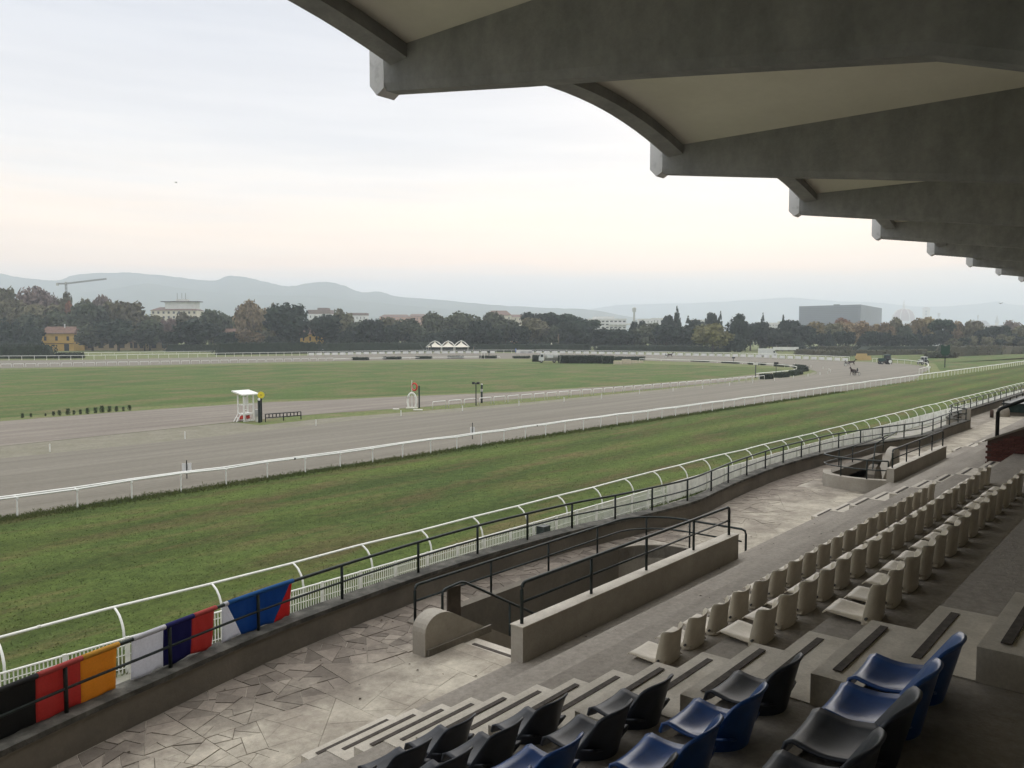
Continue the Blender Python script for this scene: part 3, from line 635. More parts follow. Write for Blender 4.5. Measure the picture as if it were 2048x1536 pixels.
# far stairwell
s2 = thing('stairwell', 'farther concrete stairwell with low rounded end wall on the terrace', 'stairwell', (30, 8.4, PZ))
MB().box(26.6, 33.4, 7.05, 7.268, PZ, ZJ(1) + .42).build('parapet', M['conc_wall'], s2)
MB().box(26.59, 33.41, 7.04, 7.278, ZJ(1) + .421, ZJ(1) + .435).build('parapet_top', M['terrazzo'], s2)
MB().box(P2X0 + .8, P2X1, P2Y1, P2Y1 + .28, PZ, ZP + .30).build('far_side_wall', M['wall_face'], s2)
rl2 = smooth_line([(P2X0 - .1, 7.32), (P2X0 - .3, 7.9), (P2X0 - .28, 8.6), (P2X0 + .05, 9.3), (P2X0 + .8, 9.62)], 6)
ribbon(rl2, 0, 0, [(0, PZ), (0, ZP + .40), (-.25, ZP + .40), (-.25, PZ)]).build('rounded_end_wall', M['conc_wall'], s2)
MB().box(P2X0 - .4, P2X1, P2Y0, P2Y1 + .25, PZ - .2, PZ).build('pit_floor', M['conc_dark'], s2)
for k in range(15): MB().box(P2X1 - .29 * (k + 1) - .02, P2X1 - .29 * k, P2Y0 + .002, 8.7, PZ + .001, ZP - .02 - .165 * k).build('stair', M['conc_dark'], s2)
MB().extr([(33.6, ZP), (33.6, 4.9), (33.3, 5.15), (32.9, 5.08), (29.6, 3.0), (29.6, PZ), (33.6, PZ)], 'y', 8.72, 9.0).build('cheek_wall', M['conc_wall'], s2)
ramp = MB().extr([(28.6, PZ), (28.6, 4.75), (28.75, 4.98), (29.0, 5.05), (29.3, 4.9), (29.9, 3.8), (29.9, PZ)], 'y', 8.2, 8.45).build('cheek_wall', M['conc_dark'], s2)
t = thing('stairwell_railing', 'dark railing on the parapet of the farther stairwell', 'railing', (26.8, 7.16, ZJ(1) + .43))
zz = ZJ(1) + .43
MB().tube(bend([(26.8, 7.16, zz), (26.8, 7.16, zz + .57), (33.3, 7.16, zz + .57), (33.3, 7.16, zz)], .1), .027, 7).build('top_rail', M['dkgreen'], t, True)
MB().tube([(26.8, 7.16, zz + .28), (33.3, 7.16, zz + .28)], .02, 6).build('mid_rail', M['dkgreen'], t, True)
for x in (28.4, 30.0, 31.7): MB().tube([(x, 7.16, zz), (x, 7.16, zz + .57)], .022, 6).build('post', M['dkgreen'], t, True)
t = thing('stairwell_railing', 'dark railing curving round the low end wall of the farther stairwell', 'railing', (26.9, 8.3, ZP + .4))
rr = [Vector((p.x + .1, p.y, ZP + .4)) for p in rl2[:-4]] + [Vector((30.6, 9.55, ZP + .3)), Vector((34.2, 9.5, ZP + .3))]
for hh, rw, nm in ((.6, .026, 'top_rail'), (.3, .02, 'mid_rail')): MB().tube([p + Vector((0, 0, hh)) for p in rr], rw, 7).build(nm, M['dkgreen'], t, True)
for p in (rr[0], rr[6], rr[13], rr[-2], rr[-1], (rr[-2] + rr[-3]) / 2): MB().tube([p, p + Vector((0, 0, .6))], .022, 6).build('post', M['dkgreen'], t, True)
t = thing('stair_handrail', 'sloping dark handrail inside the farther stairwell', 'handrail', (30, 8.3, PZ))
MB().tube([(29.0, 8.3, 5.75), (28.2, 8.3, 3.3)], .024, 6).build('rail', M['dkgreen'], t, True); MB().tube([(29.0, 8.3, 5.75), (31.5, 8.3, 5.95)], .024, 6).build('rail', M['dkgreen'], t, True)

# ------------------------------------------------------------------ terrace railing
def wall_rail(line, label, posts, h=.58):
    t = thing('terrace_railing', label, 'railing', (posts[0], wall_y(posts[0], line) + .2, 4.98))
    off = []
    for i, p in enumerate(line):
        d = line[min(i + 1, len(line) - 1)] - line[max(i - 1, 0)]; d.normalize(); off.append(Vector((p.x - d.y * .15, p.y + d.x * .15, 0)))
    MB().tube([p + Vector((0, 0, 4.98 + h)) for p in off], .028, 7).build('top_rail', M['dkgreen'], t, True)
    MB().tube([p + Vector((0, 0, 4.98 + h * .5)) for p in off], .02, 6).build('mid_rail', M['dkgreen'], t, True)
    for x in posts:
        y = wall_y(x, off); MB().tube([(x, y, 4.975), (x, y, 4.98 + h)], .026, 7).build('post', M['dkgreen'], t, True)
    return off
off1 = wall_rail(WALL, 'dark green two-bar railing on the winding terrace wall', [-3, -1.2, .6, 2.1, 3.75, 5.2, 6.75, 8.5, 10.4, 12.1, 13.65, 15.15, 16.6, 18.05, 19.7, 21.4, 22.9, 24.5, 26.2, 27.8, 29.4, 31.1, 32.8, 34.5, 36.2, 37.9, 39.6, 41.3, 43, 44.7, 46.4, 48.0])
off2 = wall_rail(WALL2, 'dark railing on the far straight piece of terrace wall', [50.2, 52, 53.8, 55.6, 57.4, 59.2, 61, 63, 65, 67, 70, 73, 76, 80])
rail_yx = lambda x: wall_y(x, off1)

# ------------------------------------------------------------------ flags on the railing
def flag_col(name, c): return mat(name, c, .75, var=.05, scale=40, trans=.5, bump=.15, bscale=300)
FC = dict(black=flag_col('black_cloth', (.04, .04, .04)), red=flag_col('red_cloth', (.60, .11, .10)), yellow=flag_col('yellow_cloth', (.78, .42, .07)), white=flag_col('white_cloth', (.80, .80, .84)),
          navy=flag_col('navy_cloth', (.03, .03, .17)), blue=flag_col('blue_cloth', (.03, .15, .42)), orange=flag_col('crimson_cloth', (.66, .07, .07)))
ZR = 4.98 + .58
def flag(label, bands, xs, drop_, seed, slant=0.0):
    "bands: list of (colour, left edge top, right edge top, left edge bottom, right edge bottom) as fractions"
    t = thing('flag', label, 'flag', ((xs[0] + xs[1]) / 2, rail_yx(xs[0]) + .05, ZR))
    rn = random.Random(seed); ph = rn.uniform(0, 6)
    for nm, a0, a1, b0, b1 in bands:
        def fn(u, v):
            s0 = a0 + (b0 - a0) * v; s1 = a1 + (b1 - a1) * v; s_ = s0 + (s1 - s0) * u
            x = xs[0] + (xs[1] - xs[0]) * s_ + slant * v
            rip = (.010 * math.sin(s_ * 19 + ph + v * 1.5) + .007 * math.sin(s_ * 47 - v * 5 + ph)) * (.3 + .7 * v)
            return (x, rail_yx(x) + .046 + rip + .03 * v, ZR + .0 - drop_ * v - .012 * math.sin(s_ * 17 + ph) * v * v)
        cl = MB().shell(fn, max(4, int(24 * abs(a1 - a0 + .1))), 12, .004).build(nm + '_band', FC[nm], t, True)
        if a1 - a0 > .02:   # rolled sleeve over the top bar
            xa, xb = xs[0] + (xs[1] - xs[0]) * a0, xs[0] + (xs[1] - xs[0]) * a1
            MB().tube([(xa + (xb - xa) * k / 6, rail_yx(xa + (xb - xa) * k / 6), ZR + .004) for k in range(7)], .035, 8).build('rolled_sleeve', FC[nm], cl, True)
    return t
flag('black, red and yellow banded flag hung on the terrace railing', [('black', 0, .36, 0, .36), ('red', .36, .70, .36, .70), ('yellow', .70, 1, .70, .985)], (2.83, 4.45), .60, 1)
flag('white, navy and red banded flag, middle of the three on the railing', [('white', 0, .36, 0, .36), ('navy', .36, .71, .36, .70), ('red', .71, 1, .70, .97)], (4.65, 5.98), .57, 2)
flag('blue flag with white and red wedges, nearest the stairwell', [('white', 0, .05, 0, .27), ('blue', .05, .99, .27, .72), ('orange', .99, 1.0, .72, .965)], (6.12, 7.46), .58, 3)
MB_c = MB().tube([(7.42, rail_yx(7.42), ZR + .0), (7.55, rail_yx(7.55), ZR + .03)], .012, 5); 

# ------------------------------------------------------------------ seats
def seat_proto(name, col, kind):
    t = thing(name, 'x', 'seat')
    if kind == 'beige':
        def pan(u, v):
            x = (u - .5) * .41; e = abs(u - .5) * 2
            fl = .03 * max(0, (e - .84) / .16) ** 2
            return (x * (1 - .10 * max(0, (v - .8) / .2) ** 2), .02 + .42 * v, .045 + .012 * v - fl * (1 - v) - .015 * math.sin(math.pi * v) * (1 - e * e) - (.035 * ((v - .90) / .10) ** 2 if v > .90 else 0))
        def back(u, v):
            e = abs(u - .5) * 2; x = (u - .5) * (.415 - .03 * v)
            z = -.015 + .355 * v + .030 * e ** 2.5 * v - .012 * max(0, (e - .9) / .1) ** 2 * v
            return (x, -.05 * v + .085 * max(0, (e - .74) / .26) ** 1.6 * (1 - .45 * v) + .02 * e * e + .03 - (.012 * ((v - .92) / .08) ** 2 if v > .92 else 0) - .02 * (1 - v) ** 2, z)
        th = .011
    else:
        def pan(u, v):
            x = (u - .5) * .45; e = abs(u - .5) * 2
            z = .072 + .05 * e ** 2.5 * (1 - .6 * v) - .045 * math.sin(math.pi * min(1, v * .95)) + .045 * max(0, v - .55)
            if v > .84: z -= .10 * ((v - .84) / .16) ** 1.7
            return (x * (1 - .10 * max(0, v - .5)), .0 + .48 * v - (.03 * ((v - .84) / .16) ** 2 if v > .84 else 0), z)
        def back(u, v):
            e = abs(u - .5) * 2; x = (u - .5) * .47 * (1 - .16 * v ** 2)
            z = -.03 + (.395 - .03 * e ** 4) * v
            return (x, -.09 * v + .21 * e ** 2.3 * (1 - .72 * v) + .0 - .01 * (v > .97), z)
        th = .018
    MB().shell(pan, 10, 12, th).build('seat_pan', col, t, True)
    MB().shell(back, 14, 12, th).build('backrest', col, t, True)
    br = MB().box(-.12, .12, .08, .30, .0, .018 if kind == 'beige' else .008); br.box(-.03, .03, .06, .34, .0, .022 if kind == 'beige' else .012); br.build('bracket', M['steel'], t)
    if kind == 'beige':
        for sx in (-1, 1): MB().disc((sx * .203, .075, .055), (1, 0, 0), .013, .03, 8).build('bolt', M['steel'], t)
    return t
protos = {k: seat_proto(n, c, 'beige' if k == 'beige' else 'scoop') for k, n, c in (('beige', 'plastic_chair', M['beige']), ('blue', 'plastic_chair', M['blue']), ('navy', 'plastic_chair', M['navy']))}
rs = random.Random(5)
def put_seat(kind, row, xr, label, group, rz=0, dz=0):
    j = {0: 5, 1: 7, 2: 9, 3: 11, 4: 13}[row]; yb = {0: 4.83, 1: 3.89, 2: 2.93, 3: 1.95, 4: .98}[row]
    place(protos[kind], (xr - .185, yb + .045, ZJ(j) + dz), rz + rs.uniform(-.05, .05), label, group).rotation_euler.x = rs.uniform(-.025, .03)
nm = {1: 'front', 2: 'middle', 3: 'rear'}
for row, xa, n in ((1, 7.37, 20), (2, 7.43, 20), (3, 7.46, 14)):
    for k in range(n):
        put_seat('beige', row, xa + .551 * k, f'beige plastic seat, {ordw(k + 1)} from the near aisle in the {nm[row]} beige row', f'beige seats in the {nm[row]} row')
for kind, row, xr, lab in (('navy', 0, 3.45, 'dark grey seat at the bottom left corner, lowest row, mostly out of view'), ('navy', 0, 4.04, 'dark grey seat in the lowest row, third from the aisle'), ('navy', 0, 4.63, 'dark grey seat in the lowest row, second from the aisle'), ('navy', 0, 5.19, 'dark grey seat in the lowest row, beside the aisle'),
    ('navy', 1, 3.60, 'dark seat in the second lowest row, fourth from the aisle'), ('navy', 1, 4.15, 'dark seat in the second lowest row, third from the aisle'), ('navy', 1, 4.73, 'dark seat in the second lowest row, second from the aisle'), ('navy', 1, 5.30, 'dark seat in the second lowest row, beside the aisle'),
    ('blue', 2, 3.62, 'blue seat at the bottom edge, left end of the third lowest row'), ('blue', 2, 4.15, 'bright blue seat left of the two dark seats in the third lowest row'), ('navy', 2, 4.76, 'dark seat between a blue and a dark seat in the third lowest row'), ('navy', 2, 5.32, 'dark seat beside the aisle in the third lowest row'),
    ('navy', 3, 3.59, 'dark seat at the bottom edge next to two blue seats'), ('blue', 3, 4.12, 'blue seat, left one of two in the fourth lowest row'), ('blue', 3, 4.69, 'blue seat, right one of two in the fourth lowest row'), ('navy', 3, 5.28, 'dark seat beside the aisle right of two blue seats'),
    ('navy', 4, 3.62, 'dark seat at the bottom right, nearest of the top row'), ('navy', 4, 4.16, 'shiny dark seat in front of the two blue seats of the top row'), ('blue', 4, 4.60, 'blue seat with glossy pan, middle of the top row'), ('blue', 4, 5.10, 'blue seat beside the aisle in the top row, farthest right')):
    put_seat(kind, row, xr, lab, 'blue and dark seats left of the aisle')
for p in protos.values(): drop(p)

rl_ = random.Random(31); lv = MB()
for _ in range(170):
    if rl_.random() < .45: j = rl_.choice((1, 3, 5)); x, y, z = rl_.uniform(6.7, 24), YN(j) - rl_.uniform(.05, .9), ZJ(j) + .004
    else: x = rl_.uniform(2.5, 26); y = rl_.uniform(7.4, wall_y(x) - .1); z = ZP + .007
    if in_pit(x, y, .05): continue
    a = rl_.uniform(0, 6.28); s_ = rl_.uniform(.012, .03); cc, ss = math.cos(a) * s_, math.sin(a) * s_
    lv.add([(x + cc, y + ss, z), (x - ss * .6, y + cc * .6, z + s_ * .3), (x - cc, y - ss, z + .002), (x + ss * .6, y - cc * .6, z + s_ * .4)], [(0, 1, 2), (0, 2, 3)])
tag(lv.build('leaf_litter', mat('dead_leaf', (.06, .042, .026), .9, var=.4, scale=3)), 'dead leaves scattered on the terrace and low tiers', 'leaves', kind='stuff')
# ------------------------------------------------------------------ turf rails and fence
def polyline_at(line, x):
    for a, c in zip(line, line[1:]):
        if a[0] <= x <= c[0]: k = (x - a[0]) / (c[0] - a[0]); return a[1] + (c[1] - a[1]) * k
    return line[-1][1] if x > line[-1][0] else line[0][1]
YR = 24.9
rl = thing('running_rail', 'white goose-neck running rail with curved posts along the near edge of the turf', 'rail', (16, YR - .6, 0))
cry = lambda x: 24.95 - max(0, x - 50) * .0185
xs_ = [-12 + 3.2 * k for k in range(62)]
rr_ = random.Random(3)
wob = {x: rr_.uniform(-.03, .03) for x in xs_}
MB().tube([(x, cry(x), 1.16 + wob[x]) for x in xs_], .045, 7).build('rail_tube', M['white'], rl, True)
pm = MB().tube([(0, -.62, -.02), (0, -.62, .42), (0, -.58, .62), (0, -.48, .82), (0, -.32, 1.0), (0, -.12, 1.11), (0, 0, 1.15)], .042, 7, .034).mesh('post', M['white'], True)
for x in xs_:
    o = link('post', pm, rl); o.location += Vector((x + .25, cry(x), wob[x] * .5))
    if int(x * 10) % 3 == 0: MB().tube([(x + 1.3, cry(x), 1.16), (x + 1.38, cry(x), 1.16)], .052, 7).build('coupling', M['white_dirty'], rl)
fy = lambda x: 22.55 - max(0, x - 60) * .028
fence = thing('picket_fence', 'white metal picket fence below the goose-neck rail', 'fence', (16, 22.5, 0))
XE = 40.0
MB().tube([(x, fy(x), 1.02) for x in (-6, XE)], .03, 6).build('top_bar', M['white'], fence)
for z in (.18, .55, .82): MB().tube([(x, fy(x), z) for x in (-6, XE)], .014, 5).build('cross_bar', M['white_dirty'], fence)
pk = MB().box(-.014, .014, -.008, .008, .04, 1.0).mesh('picket', M['white'])
x = 5.5; cnt = 0; extra = MB()
while x < XE:
    if cnt < 298: o = link('picket', pk, fence); o.location += Vector((x, fy(x), 0))
    else: extra.box(x - .014, x + .014, fy(x) - .008, fy(x) + .008, .04, 1.0)
    cnt += 1; x += .10
tag(extra.build('far_pickets', M['white'], fence), kind='stuff')
fp = MB().box(-.05, .05, -.04, .04, -.02, 1.06).mesh('fence_post', M['white_dirty'])
x = 5.0
while x < XE: o = link('fence_post', fp, fence); o.location += Vector((x, fy(x) - .03, 0)); x += 1.65
bf = thing('board_fence', 'solid white panel fence continuing the picket fence to the right', 'fence', (60, 22, 0))
x = XE + .1; k = 0
while x < 190:
    w = 2.4 if x < 90 else 5.0
    MB().add([(x, fy(x), .05), (x + w - .02, fy(x + w), .05), (x + w - .02, fy(x + w), 1.08), (x, fy(x), 1.08), (x, fy(x) + .04, .05), (x + w - .02, fy(x + w) + .04, .05), (x + w - .02, fy(x + w) + .04, 1.08), (x, fy(x) + .04, 1.08)],
             [(0, 1, 2, 3), (7, 6, 5, 4), (3, 2, 6, 7), (0, 4, 5, 1), (0, 3, 7, 4), (1, 5, 6, 2)]).build('fence_panel', M['white_dirty'], bf)
    o = link('fence_post', fp, bf); o.location += Vector((x, fy(x) - .06, 0)); x += w; k += 1
rb = tag(MB().box(27.6, 28.1, 21.6, 22.0, 0, 1.05).build('refuse_bin', M['dkgreen']), 'small dark bin standing against the picket fence', 'bin')
nr = thing('running_rail', 'long white double-tube running rail between the turf and the sand track', 'rail', (20, 46.3, 0))
xp = [9.2 + 2.95 * k for k in range(110)]
wv = {x: rr_.uniform(-.05, .05) for x in xp}
MB().tube([(x, rail_y(x), 1.08 + wv[x]) for x in xp], .055, 6).build('rail_tube', M['white'], nr, True)
MB().tube([(x, rail_y(x) + .30, 1.12 + wv[x] * .6) for x in xp], .05, 6).build('rail_tube', M['white'], nr, True)
np_ = MB().tube([(0, 0, -.02), (0, 0, .98), (0, .02, 1.06)], .045, 6); np_.tube([(0, 0, 1.0), (0, .30, 1.10)], .035, 5); np_.tube([(0, 0, .96), (0, 0, 1.05)], .085, 6)
npm = np_.mesh('post', M['white'])
for x in xp: o = link('post', npm, nr); o.location += Vector((x, rail_y(x), wv[x] * .5))
for x in (31.9, 58, 100): MB().tube([(x, rail_y(x), 1.08), (x + .12, rail_y(x), 1.08)], .062, 6).build('black_joint', M['black'], nr)
# rail of the bend
br_pts = smooth_line([G(*p) for p in [(1838, 748), (1852, 744), (1857, 738), (1848, 733), (1822, 729), (1795, 726.5), (1765, 724.5), (1745, 724)]], 4)
br = thing('running_rail', 'white rail closing the outside of the far bend by the tractors', 'rail', tuple(br_pts[0]))
MB().tube([p + Vector((0, 0, 1.25)) for p in br_pts], .07, 6).build('rail_tube', M['white'], br, True)
for p in br_pts[::2]: MB().tube([p, p + Vector((0, 0, 1.25))], .055, 5).build('post', M['white'], br)
# far outer rail with banners
fpx = [(-80, 722), (0, 721), (150, 720), (300, 717), (500, 713), (620, 711), (800, 707.5), (1000, 706.5), (1100, 706.5), (1250, 709), (1370, 711.5), (1500, 714.5), (1560, 717), (1640, 720), (1700, 723)]
fb = lambda px: G(px, polyline_at(fpx, px))
fr = thing('far_rail', 'white rail hung with blank banners along the far side of the track', 'rail', tuple(fb(800)))
px = -60; line = []; posts = []
while px < 1700:
    posts.append(px); px += 26 - max(0, min(1, px / 560)) * 10.3
for p in posts: line.append(fb(p) + Vector((0, 0, 1.62)))
MB().tube(line, .085, 5).build('rail_tube', M['white'], fr)
M['banner'] = mat('white_banner', (.74, .74, .72), .6, var=.08, scale=.4)
for k, p in enumerate(posts):
    a = fb(p); MB().tube([a, a + Vector((0, 0, 1.62))], .07, 5).build('post', M['white'], fr)
    if p > 610 and p < 1695 and not (985 < p < 1030):
        q0, q1 = fb(p + 2.0), fb(p + 13.2); dz = Vector((0, 0, 1)); th = Vector((0, .05, 0))
        MB().add([q0 + dz * .10, q1 + dz * .10, q1 + dz * 1.16, q0 + dz * 1.16, q0 + dz * .10 + th, q1 + dz * .10 + th, q1 + dz * 1.16 + th, q0 + dz * 1.16 + th],
                 [(0, 1, 2, 3), (7, 6, 5, 4), (3, 2, 6, 7), (0, 4, 5, 1), (0, 3, 7, 4), (1, 5, 6, 2)]).build('banner', M['banner'], fr)
wb = MB()
q0, q1 = fb(1033), fb(1064); wb.add([q0, q1, q1 + Vector((0, 0, 1.5)), q0 + Vector((0, 0, 1.5)), q0 + Vector((0, .1, 0)), q1 + Vector((0, .1, 0)), q1 + Vector((0, .1, 1.5)), q0 + Vector((0, .1, 1.5))], [(0, 1, 2, 3), (7, 6, 5, 4), (3, 2, 6, 7), (0, 4, 5, 1), (0, 3, 7, 4), (1, 5, 6, 2)])
tag(wb.build('white_board', M['banner']), 'long blank white board on the far rail left of the single tent', 'board')
f2 = thing('far_rail', 'thin white rail behind the banner rail at the foot of the trees', 'rail', tuple(G(300, 708)))
l2 = [G(x, y) for x, y in [(-80, 713), (0, 713), (150, 712.5), (280, 711), (400, 709), (520, 707), (650, 704.5), (800, 702)]]
l2b = [G(x, y) for x, y in [(1080, 700), (1200, 698.5), (1330, 698), (1400, 699)]]
for ln in (l2, l2b):
    MB().tube([p + Vector((0, 0, 1.5)) for p in ln], .09, 5).build('rail_tube', M['white'], f2)
    for a, c in zip(ln, ln[1:]):
        for t_ in (0, .2, .4, .6, .8): q = a.lerp(c, t_); MB().tube([q, q + Vector((0, 0, 1.5))], .06, 4).build('post', M['white_dirty'], f2)
# short grass: small blade tufts over the near turf
rg_ = random.Random(77); gv = []; gf = []
def tuft(x, y, h, n=2):
    for _ in range(n):
        a = rg_.uniform(0, 6.28); w = rg_.uniform(.012, .03); lx, ly = rg_.gauss(0, h * .5), rg_.gauss(0, h * .5); k = len(gv)
        gv.extend(((x - w * math.cos(a), y - w * math.sin(a), .008), (x + w * math.cos(a), y + w * math.sin(a), .008), (x + lx, y + ly, h))); gf.append((k, k + 1, k + 2))
for _ in range(42000):
    x = 2 + 100 * rg_.random() ** 1.5; y = rg_.uniform(22.7, 46.6); tuft(x, y, rg_.uniform(.02, .06))
for _ in range(16000):
    x = 6 + 130 * rg_.random() ** 1.3; y = rail_y(x) + rg_.gauss(-.1, .45); tuft(x, y, rg_.uniform(.06, .20), 3)
for _ in range(9000):
    x = 2 + 80 * rg_.random() ** 1.3; y = fy(x) + rg_.gauss(.35, .3); tuft(x, y, rg_.uniform(.06, .2), 2)
gm = bpy.data.meshes.new('grass_tufts'); gm.from_pydata(gv, [], gf); gm.materials.append(M['tuft']); tag(link('grass_tufts', gm), 'short grass tufts covering the near turf', 'grass', kind='stuff')
# ------------------------------------------------------------------ hoops, marker posts, hedges of the infield
def hoop_mesh(w, h, r): return MB().tube(bend([(-w / 2, 0, -.02), (-w / 2, 0, h), (w / 2, 0, h), (w / 2, 0, -.02)], .12, 3), r, 6).mesh('white_hoop', M['white'], True)
def hoops(p0, p1, n, frac, h, r, fmt, group):
    d = p1 - p0; sp = d.length / n; me = hoop_mesh(sp * frac, h, r); rz = math.atan2(d.y, d.x)
    for k in range(n):
        o = link('white_hoop', me); o.location = p0 + d * ((k + .5) / n); o.rotation_euler = (0, 0, rz)
        tag(o, fmt.format(ordw(k + 1)), 'hoop', group)
hoops(G(862, 818.5), G(1530, 760.0), 33, .80, .92, .05, 'white tube hoop rail, {} along the inside of the near straight', 'hoops along the near straight')
hoops(G(-26, 735.5), G(668, 721.5), 34, .83, .95, .06, 'small white hoop on the far infield edge, {} from the left', 'hoops along the far infield edge')
mk = MB().tube([(0, 0, -.02), (0, 0, .66)], .055, 6).mesh('marker_post', M['white'])
for k, p in enumerate([(100, 904), (370, 878), (632, 852), (802, 832), (925, 822), (1038, 812), (1128, 804), (1203, 797), (1279, 788), (1346, 783), (1405, 777), (1459, 771.5), (1505, 766.5), (1549, 762), (1587, 757), (1616, 753), (1640, 750), (1655, 747.5), (1661, 744.5), (1658, 741.5), (1646, 738), (1622, 735), (1588.5, 731.5)]):
    o = link('marker_post', mk); o.location = G(*p)
    tag(o, f'short white marker post on the inner track edge, {ordw(k + 1)} from the left', 'post', 'marker posts on the inner edge')
def leafy(name, boxes, mats, n, size, seed, parent=None):
    "core boxes plus leaf faces: boxes = [(centre, (lx,ly,h), rz)]"
    r = random.Random(seed); b = MB()
    for c, sz, rz in boxes:
        b.cbox((c[0], c[1], c[2]), (sz[0] * .94, sz[1] * .9, sz[2] * .95), rz, .94); cc, ss = math.cos(rz), math.sin(rz)
        for _ in range(n):
            f = r.random(); x, y, z = r.uniform(-.5, .5), r.uniform(-.5, .5), r.random() ** .8
            if f < .45: z = 1
            elif f < .85: y = -.5 if r.random() < .65 else .5
            else: x = r.choice((-.5, .5))
            x *= sz[0]; y *= sz[1]; z *= sz[2]
            p = Vector((c[0] + x * cc - y * ss, c[1] + x * ss + y * cc, c[2] + z)); u = Vector((r.gauss(0, 1), r.gauss(0, 1), r.gauss(0, 1))).normalized(); v = u.orthogonal().normalized(); s_ = size * r.uniform(.5, 1.2)
            b.add([p - u * s_ - v * s_ * .6, p + u * s_ - v * s_ * .5, p + u * s_ * .4 + v * s_], [(0, 1, 2)])
    return b.build(name, mats, parent)
M['hedge'] = mat('dark_hedge_leaves', (.022, .032, .018), .9, var=.35, scale=.8, coord='World', rnd=.1)
M['shrub'] = mat('shrub_leaves', (.028, .045, .02), .9, var=.4, scale=2, coord='World', rnd=.15)
def hedge_px(x0, x1, yb, h, lab, depth=1.3, n=160, size=.25, seed=0, y1=None, name='clipped_hedge'):
    a, c = G(x0, yb), G(x1, y1 if y1 else yb); d = c - a; m_ = (a + c) / 2; rz = math.atan2(d.y, d.x)
    off = Vector((-d.y, d.x, 0)).normalized() * (depth / 2)
    if off.dot(Vector((_c, _s, 0))) < 0: off = -off
    o = leafy(name, [(m_ + off, (d.length, depth, h), rz)], M['hedge'], n, size, seed); return tag(o, lab, 'hedge', 'clipped hedges inside the track' if name == 'clipped_hedge' else None)
hl = [(1530, 1547.6, 759, 758, 1.3), (1560, 1580.6, 756, 754, 1.3), (1589, 1608, 752, 748, 1.4), (1605, 1618, 744, 742, 1.4), (1602, 1584, 738, 736, 1.2), (1546, 1570, 732.5, 734, .75), (1495, 1525, 729, 730.5, .8), (1442, 1473, 726, 727.5, .6), (1380, 1412, 723, 724.5, .5)]
for k, (a, c, y0, y1, h) in enumerate(hl): hedge_px(a, c, y0, h * .8, f'dark clipped hedge block, {ordw(k + 1)} round the inside of the far bend from the near side', 1.6, 220, .2, k, y1)
for k, (a, c, y0, h) in enumerate([(704, 736, 720.5, .95), (766, 801, 719, .9), (830.5, 863, 718, .9), (895, 926.6, 717, .9), (959, 993, 717, .95), (1026, 1060, 717, .85)]): hedge_px(a, c, y0, h, f'long low dark hedge on the far inner edge, {ordw(k + 1)} from the left', 2.2, 260, .3, 20 + k)
ib = thing('inner_rail', 'low white rail round the inside of the far bend', 'rail', tuple(G(1511, 753)))
ibp = smooth_line([G(*p) for p in [(1511, 753), (1545, 750), (1575, 747), (1589.5, 744.5), (1594.5, 741), (1586, 736.5), (1546, 732.8), (1485, 728.6), (1380, 724.4), (1279, 721.2)]], 4)
MB().tube([p + Vector((0, 0, .66)) for p in ibp], .10, 5).build('rail_tube', M['white'], ib, True)
for p in ibp[::2]: MB().tube([p, p + Vector((0, 0, .62))], .05, 4).build('post', M['white'], ib)
kb = thing('inner_rail', 'low white board rail between the long hedges on the far side', 'rail', tuple(G(820, 717)))
kpp = [G(*p) for p in [(668, 721), (740, 719.5), (820, 718.2), (900, 717.2), (960, 716.8), (1000, 716.6)]]
MB().tube([p + Vector((0, 0, .55)) for p in kpp], .12, 5).build('rail_tube', M['white'], kb)
for p in kpp: MB().tube([p, p + Vector((0, 0, .55))], .06, 4).build('post', M['white'], kb)
leaf_r = random.Random(9)
for k, (x, y, hpx) in enumerate([(45, 836, 9), (62, 834, 7), (91, 832, 5), (107, 832, 9), (119, 831, 10), (136, 830, 12), (148, 829, 8), (161, 828.5, 9), (175, 827.5, 11), (191, 826, 11), (204, 825, 13), (219, 824, 11), (233, 823, 10), (247, 822, 8), (259, 821, 10)]):
    p = G(x, y); d = p.dot(Vector((_c, _s, 0))); h = WM(hpx, d) * 1.05
    t = thing('young_shrub', f'small dark shrub at the infield edge, {ordw(k + 1)} from the left', 'shrub', tuple(p), 0, 'row of young shrubs')
    b = MB()
    for _ in range(130):
        a = leaf_r.uniform(0, 6.28); z = leaf_r.random() ** .8; r_ = h * .32 * (1.05 - .6 * abs(z - .4)) * leaf_r.random() ** .4; q = Vector((r_ * math.cos(a), r_ * math.sin(a), z * h)) + p; u = Vector((leaf_r.gauss(0, 1), leaf_r.gauss(0, 1), leaf_r.gauss(0, 1))).normalized(); v = u.orthogonal(); s_ = h * .1
        b.add([q - u * s_, q + u * s_ * .6 - v * s_, q + v * s_], [(0, 1, 2)])
    b.build('foliage', M['shrub'], t); MB().tube([p, p + Vector((0, 0, h * .7))], .03, 4).build('stem', M['strip'], t)

